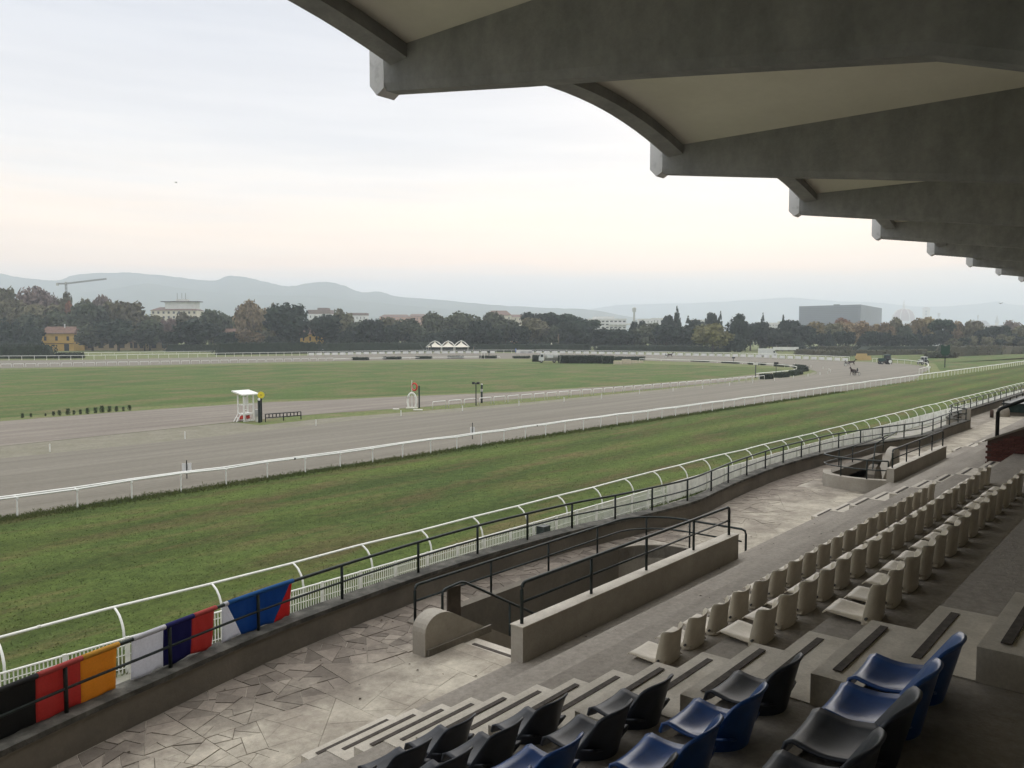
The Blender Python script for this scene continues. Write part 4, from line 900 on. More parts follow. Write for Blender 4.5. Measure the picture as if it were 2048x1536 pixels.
# ------------------------------------------------------------------ furniture of the near infield
Mred = mat('red_paint', (.55, .045, .03), .45, var=.1, scale=4); Myel = mat('yellow_paint', (.72, .60, .04), .45, var=.05, scale=4)
Mgrey = mat('grey_cabinet', (.42, .42, .40), .6, var=.1, scale=2); Mslab = mat('pale_slab', (.55, .53, .46), .9, var=.1, scale=2)
p = G(492, 842); dd = p.dot(Vector((_c, _s, 0))); u = WM(1, dd)
js = thing('judges_stand', 'white open timber judges tower with flat roof and ladder beside the path', 'tower', tuple(p), rad(6))
def LB(name, m, parent, fn, smooth=False):
    b = MB(); fn(b); o = link(name, b.mesh(name, m, smooth), parent); o.location = (0, 0, 0); return o
hw, hd, hh = 11.5 * u, 9 * u, 53 * u
for sx, sy in ((-1, -1), (1, -1), (1, 1), (-1, 1)): LB('leg', M['white'], js, lambda b: b.box(sx * hw - .06, sx * hw + .06, sy * hd - .06, sy * hd + .06, -.02, hh))
LB('roof', M['white'], js, lambda b: b.add([(-hw - .5, -hd - .4, hh), (hw + .5, -hd - .4, hh), (hw + .5, hd + .4, hh + .35), (-hw - .5, hd + .4, hh + .35), (-hw - .5, -hd - .4, hh + .12), (hw + .5, -hd - .4, hh + .12), (hw + .5, hd + .4, hh + .47), (-hw - .5, hd + .4, hh + .47)], [(0, 3, 2, 1), (4, 5, 6, 7), (0, 1, 5, 4), (1, 2, 6, 5), (2, 3, 7, 6), (3, 0, 4, 7)]))
LB('platform', M['white'], js, lambda b: b.box(-hw, hw, -hd, hd, hh * .26, hh * .26 + .14))
for z in (.62, .44, .36): LB('handrail', M['white'], js, lambda b: (b.box(-hw, hw, -hd - .03, -hd + .03, hh * z, hh * z + .10), b.box(-hw, hw, hd - .03, hd + .03, hh * z, hh * z + .08), b.box(-hw - .03, -hw + .03, -hd, hd, hh * z, hh * z + .10), b.box(hw - .03, hw + .03, -hd, hd, hh * z, hh * z + .08)) if z > .6 else b.box(-hw, -.1, -hd - .03, -hd + .03, hh * z, hh * z + .05))
LB('base_frame', M['white'], js, lambda b: (b.box(-hw, hw, -hd - .05, -hd + .05, .02, .12), b.box(-hw, hw, hd - .05, hd + .05, .02, .12)))
LB('ladder', M['white'], js, lambda b: (b.tube([(-hw - .6, 0, 0), (-hw, 0, hh * .28)], .05, 5), b.tube([(-hw - .6, .5, 0), (-hw, .5, hh * .28)], .05, 5), b.tube([(-hw - .3, 0, hh * .14), (-hw - .3, .5, hh * .14)], .04, 5)))
LB('back_board', M['white'], js, lambda b: b.box(hw - .35, hw, hd - .02, hd + .04, hh * .6, hh * .9))
for k, ox in enumerate((-.45, .25)): tag(MB().disc(tuple(p + Vector((ox, 0, .42))), (0, .3, 1), .30 if k == 0 else .22, .34, 10).build('red_drum', Mred), ('larger red drum' if k == 0 else 'smaller red drum') + ' on the ground under the judges tower', 'drum')
def face_dir(q): v = Vector((-q.x, -q.y, 0)); v.normalize(); return v
p = G(523, 844); ds = thing('disc_sign', 'yellow round sign on a tall dark post by the judges tower', 'sign', tuple(p)); fd = face_dir(p)
hz = WM(54, dd)
MB().tube([p, p + Vector((0, 0, hz))], .10, 8).build('post', M['dkgreen'], ds); MB().disc(p + Vector((0, 0, hz)) + fd * .12, fd, WM(6.6, dd), .08, 28).build('disc', Myel, ds)
MB().disc(p + Vector((0, 0, hz)) + fd * .17, fd, WM(1.3, dd), .02, 10).build('centre_mark', mat('ochre_mark', (.35, .22, .03), .6), ds)
p = G(519, 845); t = thing('timing_post', 'dark green timing post with lamp left of the yellow disc', 'post', tuple(p))
MB().tube([p, p + Vector((0, 0, WM(45, dd)))], .15, 8).build('post', M['dkgreen'], t); MB().disc(p + Vector((0, 0, WM(46, dd))) + fd * .1, fd, .14, .2, 10).build('lamp', M['white'], t)
p = G(513.5, 843); t = thing('cabinet', 'pale grey cabinet on legs behind the timing posts', 'cabinet', tuple(p))
MB().cbox(tuple(p + Vector((0, 0, WM(11, dd)))), (WM(6, dd), .5, WM(13, dd)), -.7).build('body', Mgrey, t); MB().cbox(tuple(p), (WM(4, dd), .3, WM(11, dd)), -.7).build('plinth', M['white_dirty'], t)
p0, p1 = G(531, 844), G(602, 838.5); t = thing('ladder_barrier', 'low black barrier with square openings beside the yellow sign', 'barrier', tuple(p0)); hb = WM(15.5, dd)
for z in (1, .52): MB().tube([p0 + Vector((0, 0, hb * z)), p1 + Vector((0, 0, hb * z))], .055, 5).build('bar', M['black'], t)
for k in range(11):
    q = p0.lerp(p1, k / 10); MB().tube([q + Vector((0, 0, 0 if k in (0, 5, 10) else hb * .52)), q + Vector((0, 0, hb))], .06, 5).build('leg' if k in (0, 5, 10) else 'upright', M['black'], t)
p = G(824, 816.5); dh = p.dot(Vector((_c, _s, 0))); u = WM(1, dh); rgt = RT
hs = thing('horseshoe_arch', 'white horseshoe-shaped arch standing on the infield edge', 'arch', tuple(p))
pts = []
for k in range(25):
    a = rad(-62 + 304 * k / 24); pts.append(p + rgt * (8.2 * u * math.cos(a) * (1.0 if math.sin(a) > 0 else 1.0)) + Vector((0, 0, 0)))
prof_ = [(-6.4, 0), (-7.6, 6), (-8.6, 12), (-8.4, 19), (-7.2, 24), (-5, 28), (-2.6, 30.3), (0, 31), (2.6, 30.3), (5, 28), (7.2, 24), (8.4, 19), (8.6, 12), (7.6, 6), (6.4, 0)]
MB().tube([p + rgt * (a * u) + Vector((0, 0, c * u)) for a, c in prof_], 1.9 * u, 8).build('arch', M['white'], hs, True)
MB().tube([p, p + Vector((0, 0, 56 * u))], .6 * u, 6).build('pole', M['white'], hs)
MB().cbox(tuple(p), (22 * u, 1.2, .12), -YAW * .0 - rad(50)).build('plinth', Mslab, hs)
rg = p + Vector((0, 0, 43 * u)) + rgt * (5 * u); axis = (FW * .8 + rgt * .55); axis.z = 0
tag(MB().wheel(rg, axis, 7 * u, 1.7 * u, 24, 8).build('red_ring', Mred, None, True), 'red ring sign fixed above the white horseshoe arch', 'ring')
p = G(838.5, 816); tag(MB().tube([p, p + Vector((0, 0, 45 * u))], .10, 7).build('dark_post', M['dkgreen']), 'plain dark post right of the red ring', 'post')
for k, (x, y, w) in enumerate(((792, 819, 12), (836, 820.5, 18))): q = G(x, y); tag(MB().cbox(tuple(q), (w * u, .8, .10), -.75).build('stone_slab', Mslab), ('small' if k == 0 else 'larger') + ' pale slab lying in the grass by the horseshoe', 'slab')
p = G(952, 811); u = WM(1, p.dot(Vector((_c, _s, 0)))); t = thing('twin_lamp_post', 'slim dark post with a twin lamp head behind the first hoops', 'lamp post', tuple(p))
MB().tube([p, p + Vector((0, 0, 44 * u))], .07, 6).build('pole', M['dkgreen'], t); MB().tube([p + Vector((0, 0, 44 * u)) - rgt * (5 * u), p + Vector((0, 0, 44.5 * u)) + rgt * (5 * u)], .06, 5).build('cross_arm', M['dkgreen'], t)
for s_ in (-1, 1): MB().cbox(tuple(p + rgt * (4.6 * u * s_) + Vector((0, 0, 43 * u))), (.35, .35, .28), .4).build('lamp_head', M['black'], t)
p = G(963.5, 806); t = thing('timing_post', 'thicker dark post with pale box, right of the twin lamp', 'post', tuple(p))
MB().tube([p, p + Vector((0, 0, 38 * u))], .14, 8).build('post', M['dkgreen'], t); MB().cbox(tuple(p + Vector((0, 0, 24 * u)) - FW * .15), (.3, .25, .35), .5).build('box', Mgrey, t); MB().disc(p + Vector((0, 0, 38.5 * u)), (0, 0, 1), .13, .2, 8).build('cap', M['white'], t)
for x, yb, yt, lab in ((374, 958, 926, 'left, nearer'), (945, 879, 851, 'right, farther')):
    p = G(x, yb); d_ = p.dot(Vector((_c, _s, 0))); u = WM(1, d_); t = thing('track_sign', f'blank white board on a dark stake by the running rail, {lab} one', 'sign', tuple(p)); f_ = face_dir(p)
    MB().tube([p, p + Vector((0, 0, (yb - yt + 6) * u))], .035, 6).build('stake', M['black'], t)
    w_ = 18 if x < 500 else 9; c_ = p + Vector((0, 0, (yb - yt - 18 if x < 500 else 12) * u)) - f_ * .05
    MB().cbox(tuple(c_), (w_ * u, .04, (18 if x < 500 else 13) * u), math.atan2(-f_.x, f_.y)).build('board', M['banner'], t)
# posts of the bend
for k, (x, yb, yt, kind) in enumerate(((1511, 756, 727, 'box'), (1552, 750, 726, 'lamp'), (1467, 726, 715, 'box'))):
    p = G(x, yb); u = WM(1, p.dot(Vector((_c, _s, 0)))); t = thing('track_post', ['tall grey post with a crossboard inside the far bend', 'thin dark post with lamp head inside the far bend', 'short dark post with a box on the back straight'][k], 'post', tuple(p))
    MB().tube([p, p + Vector((0, 0, (yb - yt) * u))], .12 if k != 1 else .07, 6).build('pole', M['steel'], t); MB().cbox(tuple(p + Vector((0, 0, (yb - yt) * u - .3))), (.9 if k else 1.0, .4, .5), -.7).build('head', M['black'] if k else M['white_dirty'], t)
p = G(1889.5, 735); u = WM(1, p.dot(Vector((_c, _s, 0)))); t = thing('green_sign', 'dark green notched board on a dark post beyond the bend', 'sign', tuple(p)); f_ = face_dir(p)
MB().tube([p, p + Vector((0, 0, 30 * u))], .14, 7).build('post', M['dkgreen'], t)
prof_ = [(-4.2, 24), (4.2, 24), (8, 30), (8, 45), (5, 45), (2, 42.5), (-2, 42.5), (-5, 45), (-8, 45), (-8, 30)]; sb = MB(); n_ = len(prof_); side = Vector((f_.y, -f_.x, 0)) * -1
vs = [p + side * (a * u) + Vector((0, 0, c * u)) + f_ * o_ for o_ in (.12, .20) for a, c in prof_]; sb.add(vs, [tuple(range(n_)), tuple(range(2 * n_ - 1, n_ - 1, -1))] + [(i, n_ + i, n_ + (i + 1) % n_, (i + 1) % n_) for i in range(n_)])
sb.build('board', mat('sign_green', (.012, .05, .03), .5, var=.2, scale=2), t)
for x, yb, yt, r_, lab in ((1858, 745, 734.5, 2.6, 'white round sign on a white post at the end of the bend rail'), (1780.5, 729, 723, 3.2, 'white round sign in front of the dark tractor')):
    p = G(x, yb); u = WM(1, p.dot(Vector((_c, _s, 0)))); t = thing('round_sign', lab, 'sign', tuple(p)); f_ = face_dir(p)
    MB().tube([p, p + Vector((0, 0, (yb - yt) * u))], .10, 6).build('post', M['white'], t); MB().disc(p + Vector((0, 0, (yb - yt) * u)) + f_ * .12, f_, r_ * u, .06, 18).build('disc', M['white'], t)

# ------------------------------------------------------------------ horses with sulkies
def skin(name, vs, es, rs_, m, parent, root=0, sub=2):
    me = bpy.data.meshes.new(name); me.from_pydata(vs, es, []); me.materials.append(m); o = bpy.data.objects.new(name, me); C.objects.link(o); o.parent = parent
    b = bmesh.new(); b.from_mesh(me); ly = b.verts.layers.skin.verify()
    for i, v in enumerate(b.verts):
        r = rs_[i]; v[ly].radius = (r, r) if not isinstance(r, tuple) else r; v[ly].use_root = (i == root)
    b.to_mesh(me); b.free(); md = o.modifiers.new('skin', 'SKIN'); md.use_smooth_shade = True; sb_ = o.modifiers.new('sub', 'SUBSURF'); sb_.levels = sub; sb_.render_levels = sub
    return o
Mbay = mat('bay_coat', (.035, .018, .012), .55, var=.2, scale=3); Mblk = mat('dark_cloth', (.02, .02, .026), .8); Mskin = mat('skin', (.45, .28, .2), .6); Mtyre = mat('tyre_rubber', (.015, .015, .016), .8)
def horse_body(parent, name='horse'):
    # forward +x; trotting
    V = [(-.75, 0, 1.22), (-.35, 0, 1.20), (.10, 0, 1.16), (.55, 0, 1.22), (.80, 0, 1.42), (1.02, 0, 1.72), (1.16, 0, 1.96), (1.40, 0, 1.82), (1.58, 0, 1.66), (1.13, .06, 2.10), (1.13, -.06, 2.10),
         (-.72, .16, 1.02), (-.62, .17, .78), (-.98, .17, .52), (-.92, .17, .14), (-.84, .17, .03),
         (-.70, -.16, 1.02), (-.42, -.17, .76), (-.62, -.17, .46), (-.40, -.17, .12), (-.32, -.17, .04),
         (.56, .15, .98), (.62, .15, .66), (.50, .15, .36), (.32, .15, .30), (.30, .15, .20),
         (.58, -.15, .98), (.74, -.15, .68), (.88, -.15, .38), (.96, -.15, .10), (1.02, -.15, .03),
         (-1.0, 0, 1.26), (-1.14, 0, 1.0), (-1.18, 0, .62)]
    E = [(0, 1), (1, 2), (2, 3), (3, 4), (4, 5), (5, 6), (6, 7), (7, 8), (6, 9), (6, 10), (0, 11), (11, 12), (12, 13), (13, 14), (14, 15), (0, 16), (16, 17), (17, 18), (18, 19), (19, 20),
         (3, 21), (21, 22), (22, 23), (23, 24), (24, 25), (3, 26), (26, 27), (27, 28), (28, 29), (29, 30), (0, 31), (31, 32), (32, 33)]
    R = [.27, .28, .27, .26, .19, .14, .115, .095, .075, .03, .03, .15, .10, .06, .05, .055, .15, .10, .06, .05, .055, .12, .075, .05, .045, .05, .12, .075, .05, .045, .05, .05, .055, .03]
    return skin('body', V, E, R, Mbay, parent, 1)
def sulky_team(label_h, label_s, label_p, loc, rz):
    h = thing('horse', label_h, 'horse', loc, rz, 'harness horses'); horse_body(h)
    LB('harness', Mblk, h, lambda b: (b.wheel((.36, 0, 1.2), (1, 0, 0), .29, .03, 14, 5), b.tube([(.36, 0, 1.47), (-.95, 0, 1.36)], .03, 5)))
    s = thing('sulky', label_s, 'sulky', loc, rz, 'racing sulkies')
    for sy in (-1, 1):
        o = LB('wheel', Mtyre, s, lambda b: b.wheel((-1.75, sy * .55, .36), (0, 1, 0), .33, .035, 20, 6)); o2 = LB('spokes', M['white_dirty'], o, lambda b: b.disc((-1.75, sy * .55, .36), (0, 1, 0), .29, .012, 16))
        LB('shaft', M['steel'], s, lambda b: b.tube([(-1.75, sy * .5, .55), (-1.0, sy * .42, .80), (.5, sy * .36, 1.02)], .03, 5))
    LB('seat', Mblk, s, lambda b: b.box(-1.95, -1.62, -.2, .2, .62, .72)); LB('axle', M['steel'], s, lambda b: b.tube([(-1.75, -.55, .36), (-1.75, -.5, .58), (-1.75, .5, .58), (-1.75, .55, .36)], .025, 5))
    d = thing('person', label_p, 'person', loc, rz, 'sulky drivers')
    V = [(-1.80, 0, .80), (-1.90, 0, 1.05), (-1.86, 0, 1.30), (-1.82, 0, 1.40), (-1.79, 0, 1.50), (-1.77, 0, 1.60), (-1.40, .14, .86), (-.98, .22, .74), (-.84, .24, .80), (-1.40, -.14, .86), (-.98, -.22, .74), (-.84, -.24, .80), (-1.84, .20, 1.28), (-1.62, .24, 1.08), (-1.36, .12, 1.14), (-1.84, -.20, 1.28), (-1.62, -.24, 1.08), (-1.36, -.12, 1.14)]
    E = [(0, 1), (1, 2), (2, 3), (3, 4), (4, 5), (0, 6), (6, 7), (7, 8), (0, 9), (9, 10), (10, 11), (2, 12), (12, 13), (13, 14), (2, 15), (15, 16), (16, 17)]
    skin('body', V, E, [.15, .15, .15, .06, .10, .09, .09, .06, .05, .09, .06, .05, .06, .05, .04, .06, .05, .04], Mblk, d, 0)
    LB('helmet', M['black'], d, lambda b: b.lathe([(.11, 0), (.115, .05), (.09, .11), (.04, .14)], (-1.77, 0, 1.57), 12))
p = G(1703, 731.5); sulky_team('dark bay horse trotting right on the far side of the bend', 'light two-wheeled sulky behind the far trotting horse', 'person in dark clothing driving the far sulky', tuple(p), rad(-62))
p = G(1706, 751); sulky_team('dark horse coming round the bend towards the near straight', 'light sulky behind the horse nearest the stand', 'person in dark clothing driving the nearest sulky', tuple(p), rad(168))
p = G(1340, 715); sulky_team('small dark horse trotting right along the back straight', 'sulky on the back straight in front of the banners', 'person in dark clothing driving on the back straight', tuple(p), rad(-50))
def standing(label, loc, h, top, leg):
    t = thing('person', label, 'person', loc); k = h / 1.75
    V = [(0, 0, .95), (0, 0, 1.2), (0, 0, 1.42), (0, 0, 1.5), (0, 0, 1.66), (.09, 0, .88), (.11, .02, .48), (.11, 0, .06), (-.09, 0, .88), (-.11, .03, .48), (-.11, -.02, .06), (.20, 0, 1.38), (.26, 0, 1.1), (.25, .08, .84), (-.20, 0, 1.38), (-.26, 0, 1.1), (-.25, .08, .84)]
    E = [(0, 1), (1, 2), (2, 3), (3, 4), (0, 5), (5, 6), (6, 7), (0, 8), (8, 9), (9, 10), (2, 11), (11, 12), (12, 13), (2, 14), (14, 15), (15, 16)]
    skin('body', [tuple(c * k for c in v) for v in V], E, [r * k for r in [.15, .14, .16, .06, .11, .09, .065, .05, .09, .065, .05, .06, .05, .04, .06, .05, .04]], top, t, 0)
Mbluec = mat('blue_jacket', (.10, .16, .50), .8)
p = G(1031.5, 705.5); standing('person in a blue jacket standing by the far rail', tuple(p), WM(9.5, p.dot(Vector((_c, _s, 0)))), Mbluec, Mblk)

# ------------------------------------------------------------------ vehicles
Mglass = mat('dark_glass', (.02, .025, .03), .15, spec=.6); Mtrk = mat('truck_white', (.62, .63, .62), .5, var=.08, scale=2); Mtank = mat('tank_grey', (.33, .33, .30), .55, var=.15, scale=2)
def px_dir(p): return math.atan2(RT.y, RT.x)      # heading across the picture
def wheel_part(par, c, r, w):
    o = LB('wheel', Mtyre, par, lambda b: (b.wheel(c, (0, 1, 0), r * .74, r * .26, 18, 6), b.disc(c, (0, 1, 0), r * .8, w * .7, 16))); LB('rim', Mgrey, o, lambda b: b.disc(c, (0, 1, 0), r * .45, w * .95, 12))
p = G(1099, 725.5); d_ = p.dot(Vector((_c, _s, 0))); k = WM(43, d_) / 7.0
tk = thing('tanker_truck', 'white-cabbed water tanker truck parked by the dark hedge on the infield', 'truck', tuple(p), px_dir(p)); tk.scale = (k, k, k)
LB('cab', Mtrk, tk, lambda b: b.add([(-3.5, y, z) if i == 0 else (x, y, z) for y in (-1.1, 1.1) for i, (x, z) in enumerate(((-3.5, .7), (-1.9, .7), (-1.9, 3.0), (-2.9, 3.0), (-3.42, 1.9)))], [(0, 1, 2, 3, 4), (9, 8, 7, 6, 5), (0, 5, 6, 1), (1, 6, 7, 2), (2, 7, 8, 3), (3, 8, 9, 4), (4, 9, 5, 0)]))
LB('windscreen', Mglass, tk, lambda b: b.add([(-3.40, -1.0, 2.0), (-3.40, 1.0, 2.0), (-2.96, 1.0, 2.9), (-2.96, -1.0, 2.9)], [(0, 1, 2, 3)]))
LB('side_window', Mglass, tk, lambda b: b.box(-2.9, -2.1, -1.12, -1.105, 1.9, 2.7))
LB('tank', Mtank, tk, lambda b: b.tube([(-1.6, 0, 1.95), (-1.5, 0, 1.95), (2.9, 0, 1.95), (3.3, 0, 1.95)], 1.12, 20), True)
LB('tank_label', Mtrk, tk, lambda b: b.box(-.8, 1.1, -1.19, -1.14, 1.6, 2.5)); LB('chassis', M['steel'], tk, lambda b: b.box(-3.3, 3.5, -.5, .5, .6, .9)); LB('side_rack', Mtank, tk, lambda b: b.box(-1.5, 3.2, -1.15, -.9, .75, .95))
for x in (-2.7, 1.5):
    for sy in (-1, 1): wheel_part(tk, (x, sy * .95, .5), .5, .3)
p = G(1535, 713.5); d_ = p.dot(Vector((_c, _s, 0))); k = WM(35, d_) / 6.4
vn = thing('box_van', 'white box van parked behind the banner rail at the far bend', 'van', tuple(p), px_dir(p)); vn.scale = (k, k, k)
LB('box', Mtrk, vn, lambda b: b.box(-3.2, 1.5, -1.05, 1.05, .6, 3.0)); LB('cab', Mtrk, vn, lambda b: b.add([(x, y, z) for y in (-.98, .98) for x, z in ((1.52, .5), (3.2, .5), (3.2, 1.3), (2.75, 1.5), (2.25, 2.35), (1.52, 2.9))], [(0, 1, 2, 3, 4, 5), (11, 10, 9, 8, 7, 6), (0, 6, 7, 1), (1, 7, 8, 2), (2, 8, 9, 3), (3, 9, 10, 4), (4, 10, 11, 5), (5, 11, 6, 0)]))
LB('windscreen', Mglass, vn, lambda b: b.add([(2.72, -.85, 1.57), (2.72, .85, 1.57), (2.29, .85, 2.3), (2.29, -.85, 2.3)], [(0, 1, 2, 3)])); LB('side_window', Mglass, vn, lambda b: b.box(1.8, 2.4, -1.0, -.985, 1.5, 2.1))
for x in (-2.0, 2.4):
    for sy in (-1, 1): wheel_part(vn, (x, sy * .9, .42), .42, .25)
def tractor(label, px, yb, wpx, col, rz, roofc):
    p = G(px, yb); d_ = p.dot(Vector((_c, _s, 0))); k = WM(wpx, d_) / 4.2; t = thing('tractor', label, 'tractor', tuple(p), rz); t.scale = (k, k, k)
    LB('bonnet', col, t, lambda b: b.cbox((-1.2, 0, .95), (1.7, .8, .75), 0, .92)); LB('grille', M['black'], t, lambda b: b.box(-2.07, -2.03, -.3, .3, 1.0, 1.5)); LB('chassis', M['steel'], t, lambda b: b.box(-1.9, 1.2, -.35, .35, .55, 1.0))
    LB('cab_frame', col, t, lambda b: [b.tube([(x, y, 1.0), (x * .93 + .02, y * .9, 2.55)], .06, 5) for x in (-.3, 1.15) for y in (-.7, .7)]); LB('cab_glass', Mglass, t, lambda b: b.cbox((.43, 0, 1.05), (1.3, 1.3, 1.45), 0, .9))
    LB('roof', roofc, t, lambda b: b.cbox((.43, 0, 2.52), (1.7, 1.55, .2), 0, .9)); LB('exhaust', M['black'], t, lambda b: b.tube([(-.8, .3, 1.6), (-.8, .3, 2.5)], .05, 6))
    for sy in (-1, 1):
        wheel_part(t, (.75, sy * .85, .8), .8, .42); wheel_part(t, (-1.35, sy * .75, .5), .5, .3); LB('mudguard', col, t, lambda b: b.cbox((.75, sy * .85, 1.62), (1.2, .45, .08)))
Mtg = mat('tractor_green', (.02, .06, .055), .4, var=.1, scale=3)
tractor('dark green tractor with cab parked behind the bend rail', 1771, 728.5, 30, Mtg, px_dir(0), Mtg)
tractor('tractor with white bonnet and roof parked right of the dark tractor', 1846, 729.5, 25, Mtrk, px_dir(0) + .4, Mtrk)
Mhay = mat('straw', (.50, .36, .17), .95, var=.2, scale=6, bump=.5, bscale=20)
hb = MB(); hb.cbox((0, 0, 0), (1.9, .95, .85), 0, .97); hm = hb.mesh('straw_bale', Mhay); p = G(1727, 720.5); kk = WM(30, p.dot(Vector((_c, _s, 0)))) / 5.8; n_ = 0
for lay in range(3):
    for i in range(3 - (lay == 2)):
        n_ += 1; o = link('straw_bale', hm); o.location = p + RT * ((i - 1 + (.35 if lay == 2 else 0) - .12 * lay) * 1.95 * kk) + Vector((0, 0, lay * .86 * kk)); o.rotation_euler = (0, 0, px_dir(0) + random.uniform(-.05, .05)); o.scale = (kk, kk, kk)
        tag(o, f'straw bale, {["left", "middle", "right"][i]} one of the {["bottom", "middle", "top"][lay]} layer of the stack', 'straw bale', 'stack of straw bales')
Mblock = mat('pale_block', (.50, .44, .33), .9, var=.12, scale=2)
for k_, (x0, x1, y0, y1, lab) in enumerate(((1227, 1243, 722, 728.5, 'left low pale block beside the dark hedge'), (1244, 1261, 718.5, 728, 'tall pale block in the middle of the infield blocks'), (1263, 1273, 721, 726.5, 'small pale block right of the tall one'), (1275, 1285, 722, 725.5, 'rightmost flat grey block by the infield hedge'))):
    p = G((x0 + x1) / 2, y1); d_ = p.dot(Vector((_c, _s, 0))); o = MB().cbox(tuple(p), (WM(x1 - x0, d_), 1.4, WM(y1 - y0, d_)), px_dir(0) + .1 * k_, .97).build('stacked_block', Mblock); tag(o, lab, 'block', 'pale blocks on the infield')
p0 = G(1065, 723); hedge_px(1065, 1083, 723.5, 2.1, 'dark clipped hedge behind the tanker cab', 2.5, 300, .3, 41, name='infield_hedge')
hedge_px(1118, 1208, 727, 2.4, 'long dark infield hedge right of the tanker truck', 4.0, 1100, .35, 42, name='infield_hedge'); hedge_px(1206, 1228, 727.5, 2.3, 'dark hedge end beside the pale blocks', 3.0, 400, .35, 43, name='infield_hedge')
hedge_px(1228, 1290, 720.5, 1.2, 'low dark hedge behind the pale blocks', 2.5, 300, .35, 44, name='infield_hedge')
# camera frame and small things at the back straight
p = G(966, 717.5); u = WM(1, p.dot(Vector((_c, _s, 0)))); t = thing('camera_stand', 'small white trestle stand on the far inner edge', 'stand', tuple(p))
for a, c in ((-4, -3), (3.5, 2.5)): MB().tube([p + RT * (a * u), p + RT * (c * u) + Vector((0, 0, 12 * u))], .09, 5).build('leg', M['white_dirty'], t)
MB().tube([p + RT * (-3 * u) + Vector((0, 0, 12 * u)), p + RT * (2.5 * u) + Vector((0, 0, 12 * u))], .09, 5).build('cross_bar', M['white_dirty'], t)
p = G(978, 717); u = WM(1, p.dot(Vector((_c, _s, 0)))); t = thing('track_post', 'dark post with round head right of the white trestle', 'post', tuple(p)); MB().tube([p, p + Vector((0, 0, 12 * u))], .12, 6).build('pole', M['dkgreen'], t); MB().disc(p + Vector((0, 0, 13 * u)) - FW * .1, FW, 2.6 * u, .15, 12).build('head', M['dkgreen'], t)
# tents
Mtent = mat('tent_cloth', (.84, .80, .68), .8, var=.04, scale=.6, trans=.2)
def tent(px, ybase, yeave, ytop, wpx, lab, struts):
    p = G(px, ybase); d_ = p.dot(Vector((_c, _s, 0))); u = WM(1, d_); t = thing('marquee', lab, 'tent', tuple(p)); ze, zt, w = (ybase - yeave) * u, (ybase - ytop) * u, wpx * u / 2
    f = Vector((_c, _s, 0)); b = MB(); n = 7; rows = []
    for k in range(n):
        q = k / (n - 1); r = w * (1 - q) ** 1.9 + .12; z = ze + (zt - ze) * q; rows += [p + RT * (sx * r) + f * (sy * r) + Vector((0, 0, z)) for sx, sy in ((-1, -1), (1, -1), (1, 1), (-1, 1))]
    b.add(rows, [(4 * k + i, 4 * k + (i + 1) % 4, 4 * k + 4 + (i + 1) % 4, 4 * k + 4 + i) for k in range(n - 1) for i in range(4)]); b.build('canopy', Mtent, t)
    for sx, sy in ((-1, -1), (1, -1), (1, 1), (-1, 1)):
        c_ = p + RT * (sx * w) + f * (sy * w); MB().tube([c_, c_ + Vector((0, 0, ze))], .12, 5).build('leg', M['white'], t)
        if struts: MB().tube([c_ + Vector((0, 0, ze)) + RT * (sx * .6), p + RT * (sx * w * .5) + f * (sy * w * .5) + Vector((0, 0, (ze + zt) / 2 + .9)), p + Vector((0, 0, zt + .25))], .13, 5).build('frame_bar', M['white'], t)
tent(870, 703.5, 694, 682.5, 29, 'left one of three pointed white marquees behind the far rail', True); tent(896.5, 703.5, 694, 682.5, 27, 'middle one of three pointed white marquees', True); tent(922.5, 703.5, 694, 682, 28, 'right one of three pointed white marquees', True)
tent(1103, 702.5, 695.5, 685.5, 20, 'single small white pointed tent above the tanker truck', False)
# long sign with unreadable lettering, field rows and greenhouses behind the bend
Mtext = mat('dark_lettering', (.12, .13, .18), .7)
p0, p1 = G(1546, 703.5), G(1597, 703.8); d_ = p0.dot(Vector((_c, _s, 0))); u = WM(1, d_); t = thing('long_sign', 'long white sign board with dark lettering behind the box van', 'sign', tuple(p0))
hz = Vector((0, 0, 1)); th = FW * .15
MB().add([p0 + hz * 3.5 * u, p1 + hz * 3.5 * u, p1 + hz * 9.5 * u, p0 + hz * 9.5 * u] + [q + th for q in (p0 + hz * 3.5 * u, p1 + hz * 3.5 * u, p1 + hz * 9.5 * u, p0 + hz * 9.5 * u)], [(0, 1, 2, 3), (7, 6, 5, 4), (3, 2, 6, 7), (0, 4, 5, 1), (0, 3, 7, 4), (1, 5, 6, 2)]).build('board', M['banner'], t)
rt = random.Random(4); lb = MB(); q = 2.0
lb.add([p0 + RT * (q * u) + hz * 5 * u - FW * .05, p0 + RT * ((q + 2.6) * u) + hz * 5 * u - FW * .05, p0 + RT * ((q + 1.3) * u) + hz * 8.2 * u - FW * .05], [(0, 1, 2)]); q = 7.5
while q < 46:
    w = rt.uniform(.7, 1.3)
    if not 24 < q < 27: lb.add([p0 + RT * (a * u) + hz * (z * u) - FW * .05 for a, z in ((q, 5.4), (q + w, 5.4), (q + w, 7.6), (q, 7.6))], [(0, 1, 2, 3)])
    q += w + .75
tag(lb.build('lettering', Mtext, t), kind='stuff')
for k_ in range(4): q = p0.lerp(p1, (k_ + .5) / 4); MB().tube([q, q + hz * 3.6 * u], .12, 5).build('post', M['steel'], t)
M['row'] = mat('brown_green_rows', (.055, .062, .04), .95, scale=.05, col2=(.095, .085, .055), coord='World'); M['green_row'] = mat('green_rows', (.05, .075, .04), .95, scale=.06, col2=(.08, .10, .05), coord='World')
Mgh = mat('plastic_cover', (.62, .63, .62), .5, var=.1, scale=.2)
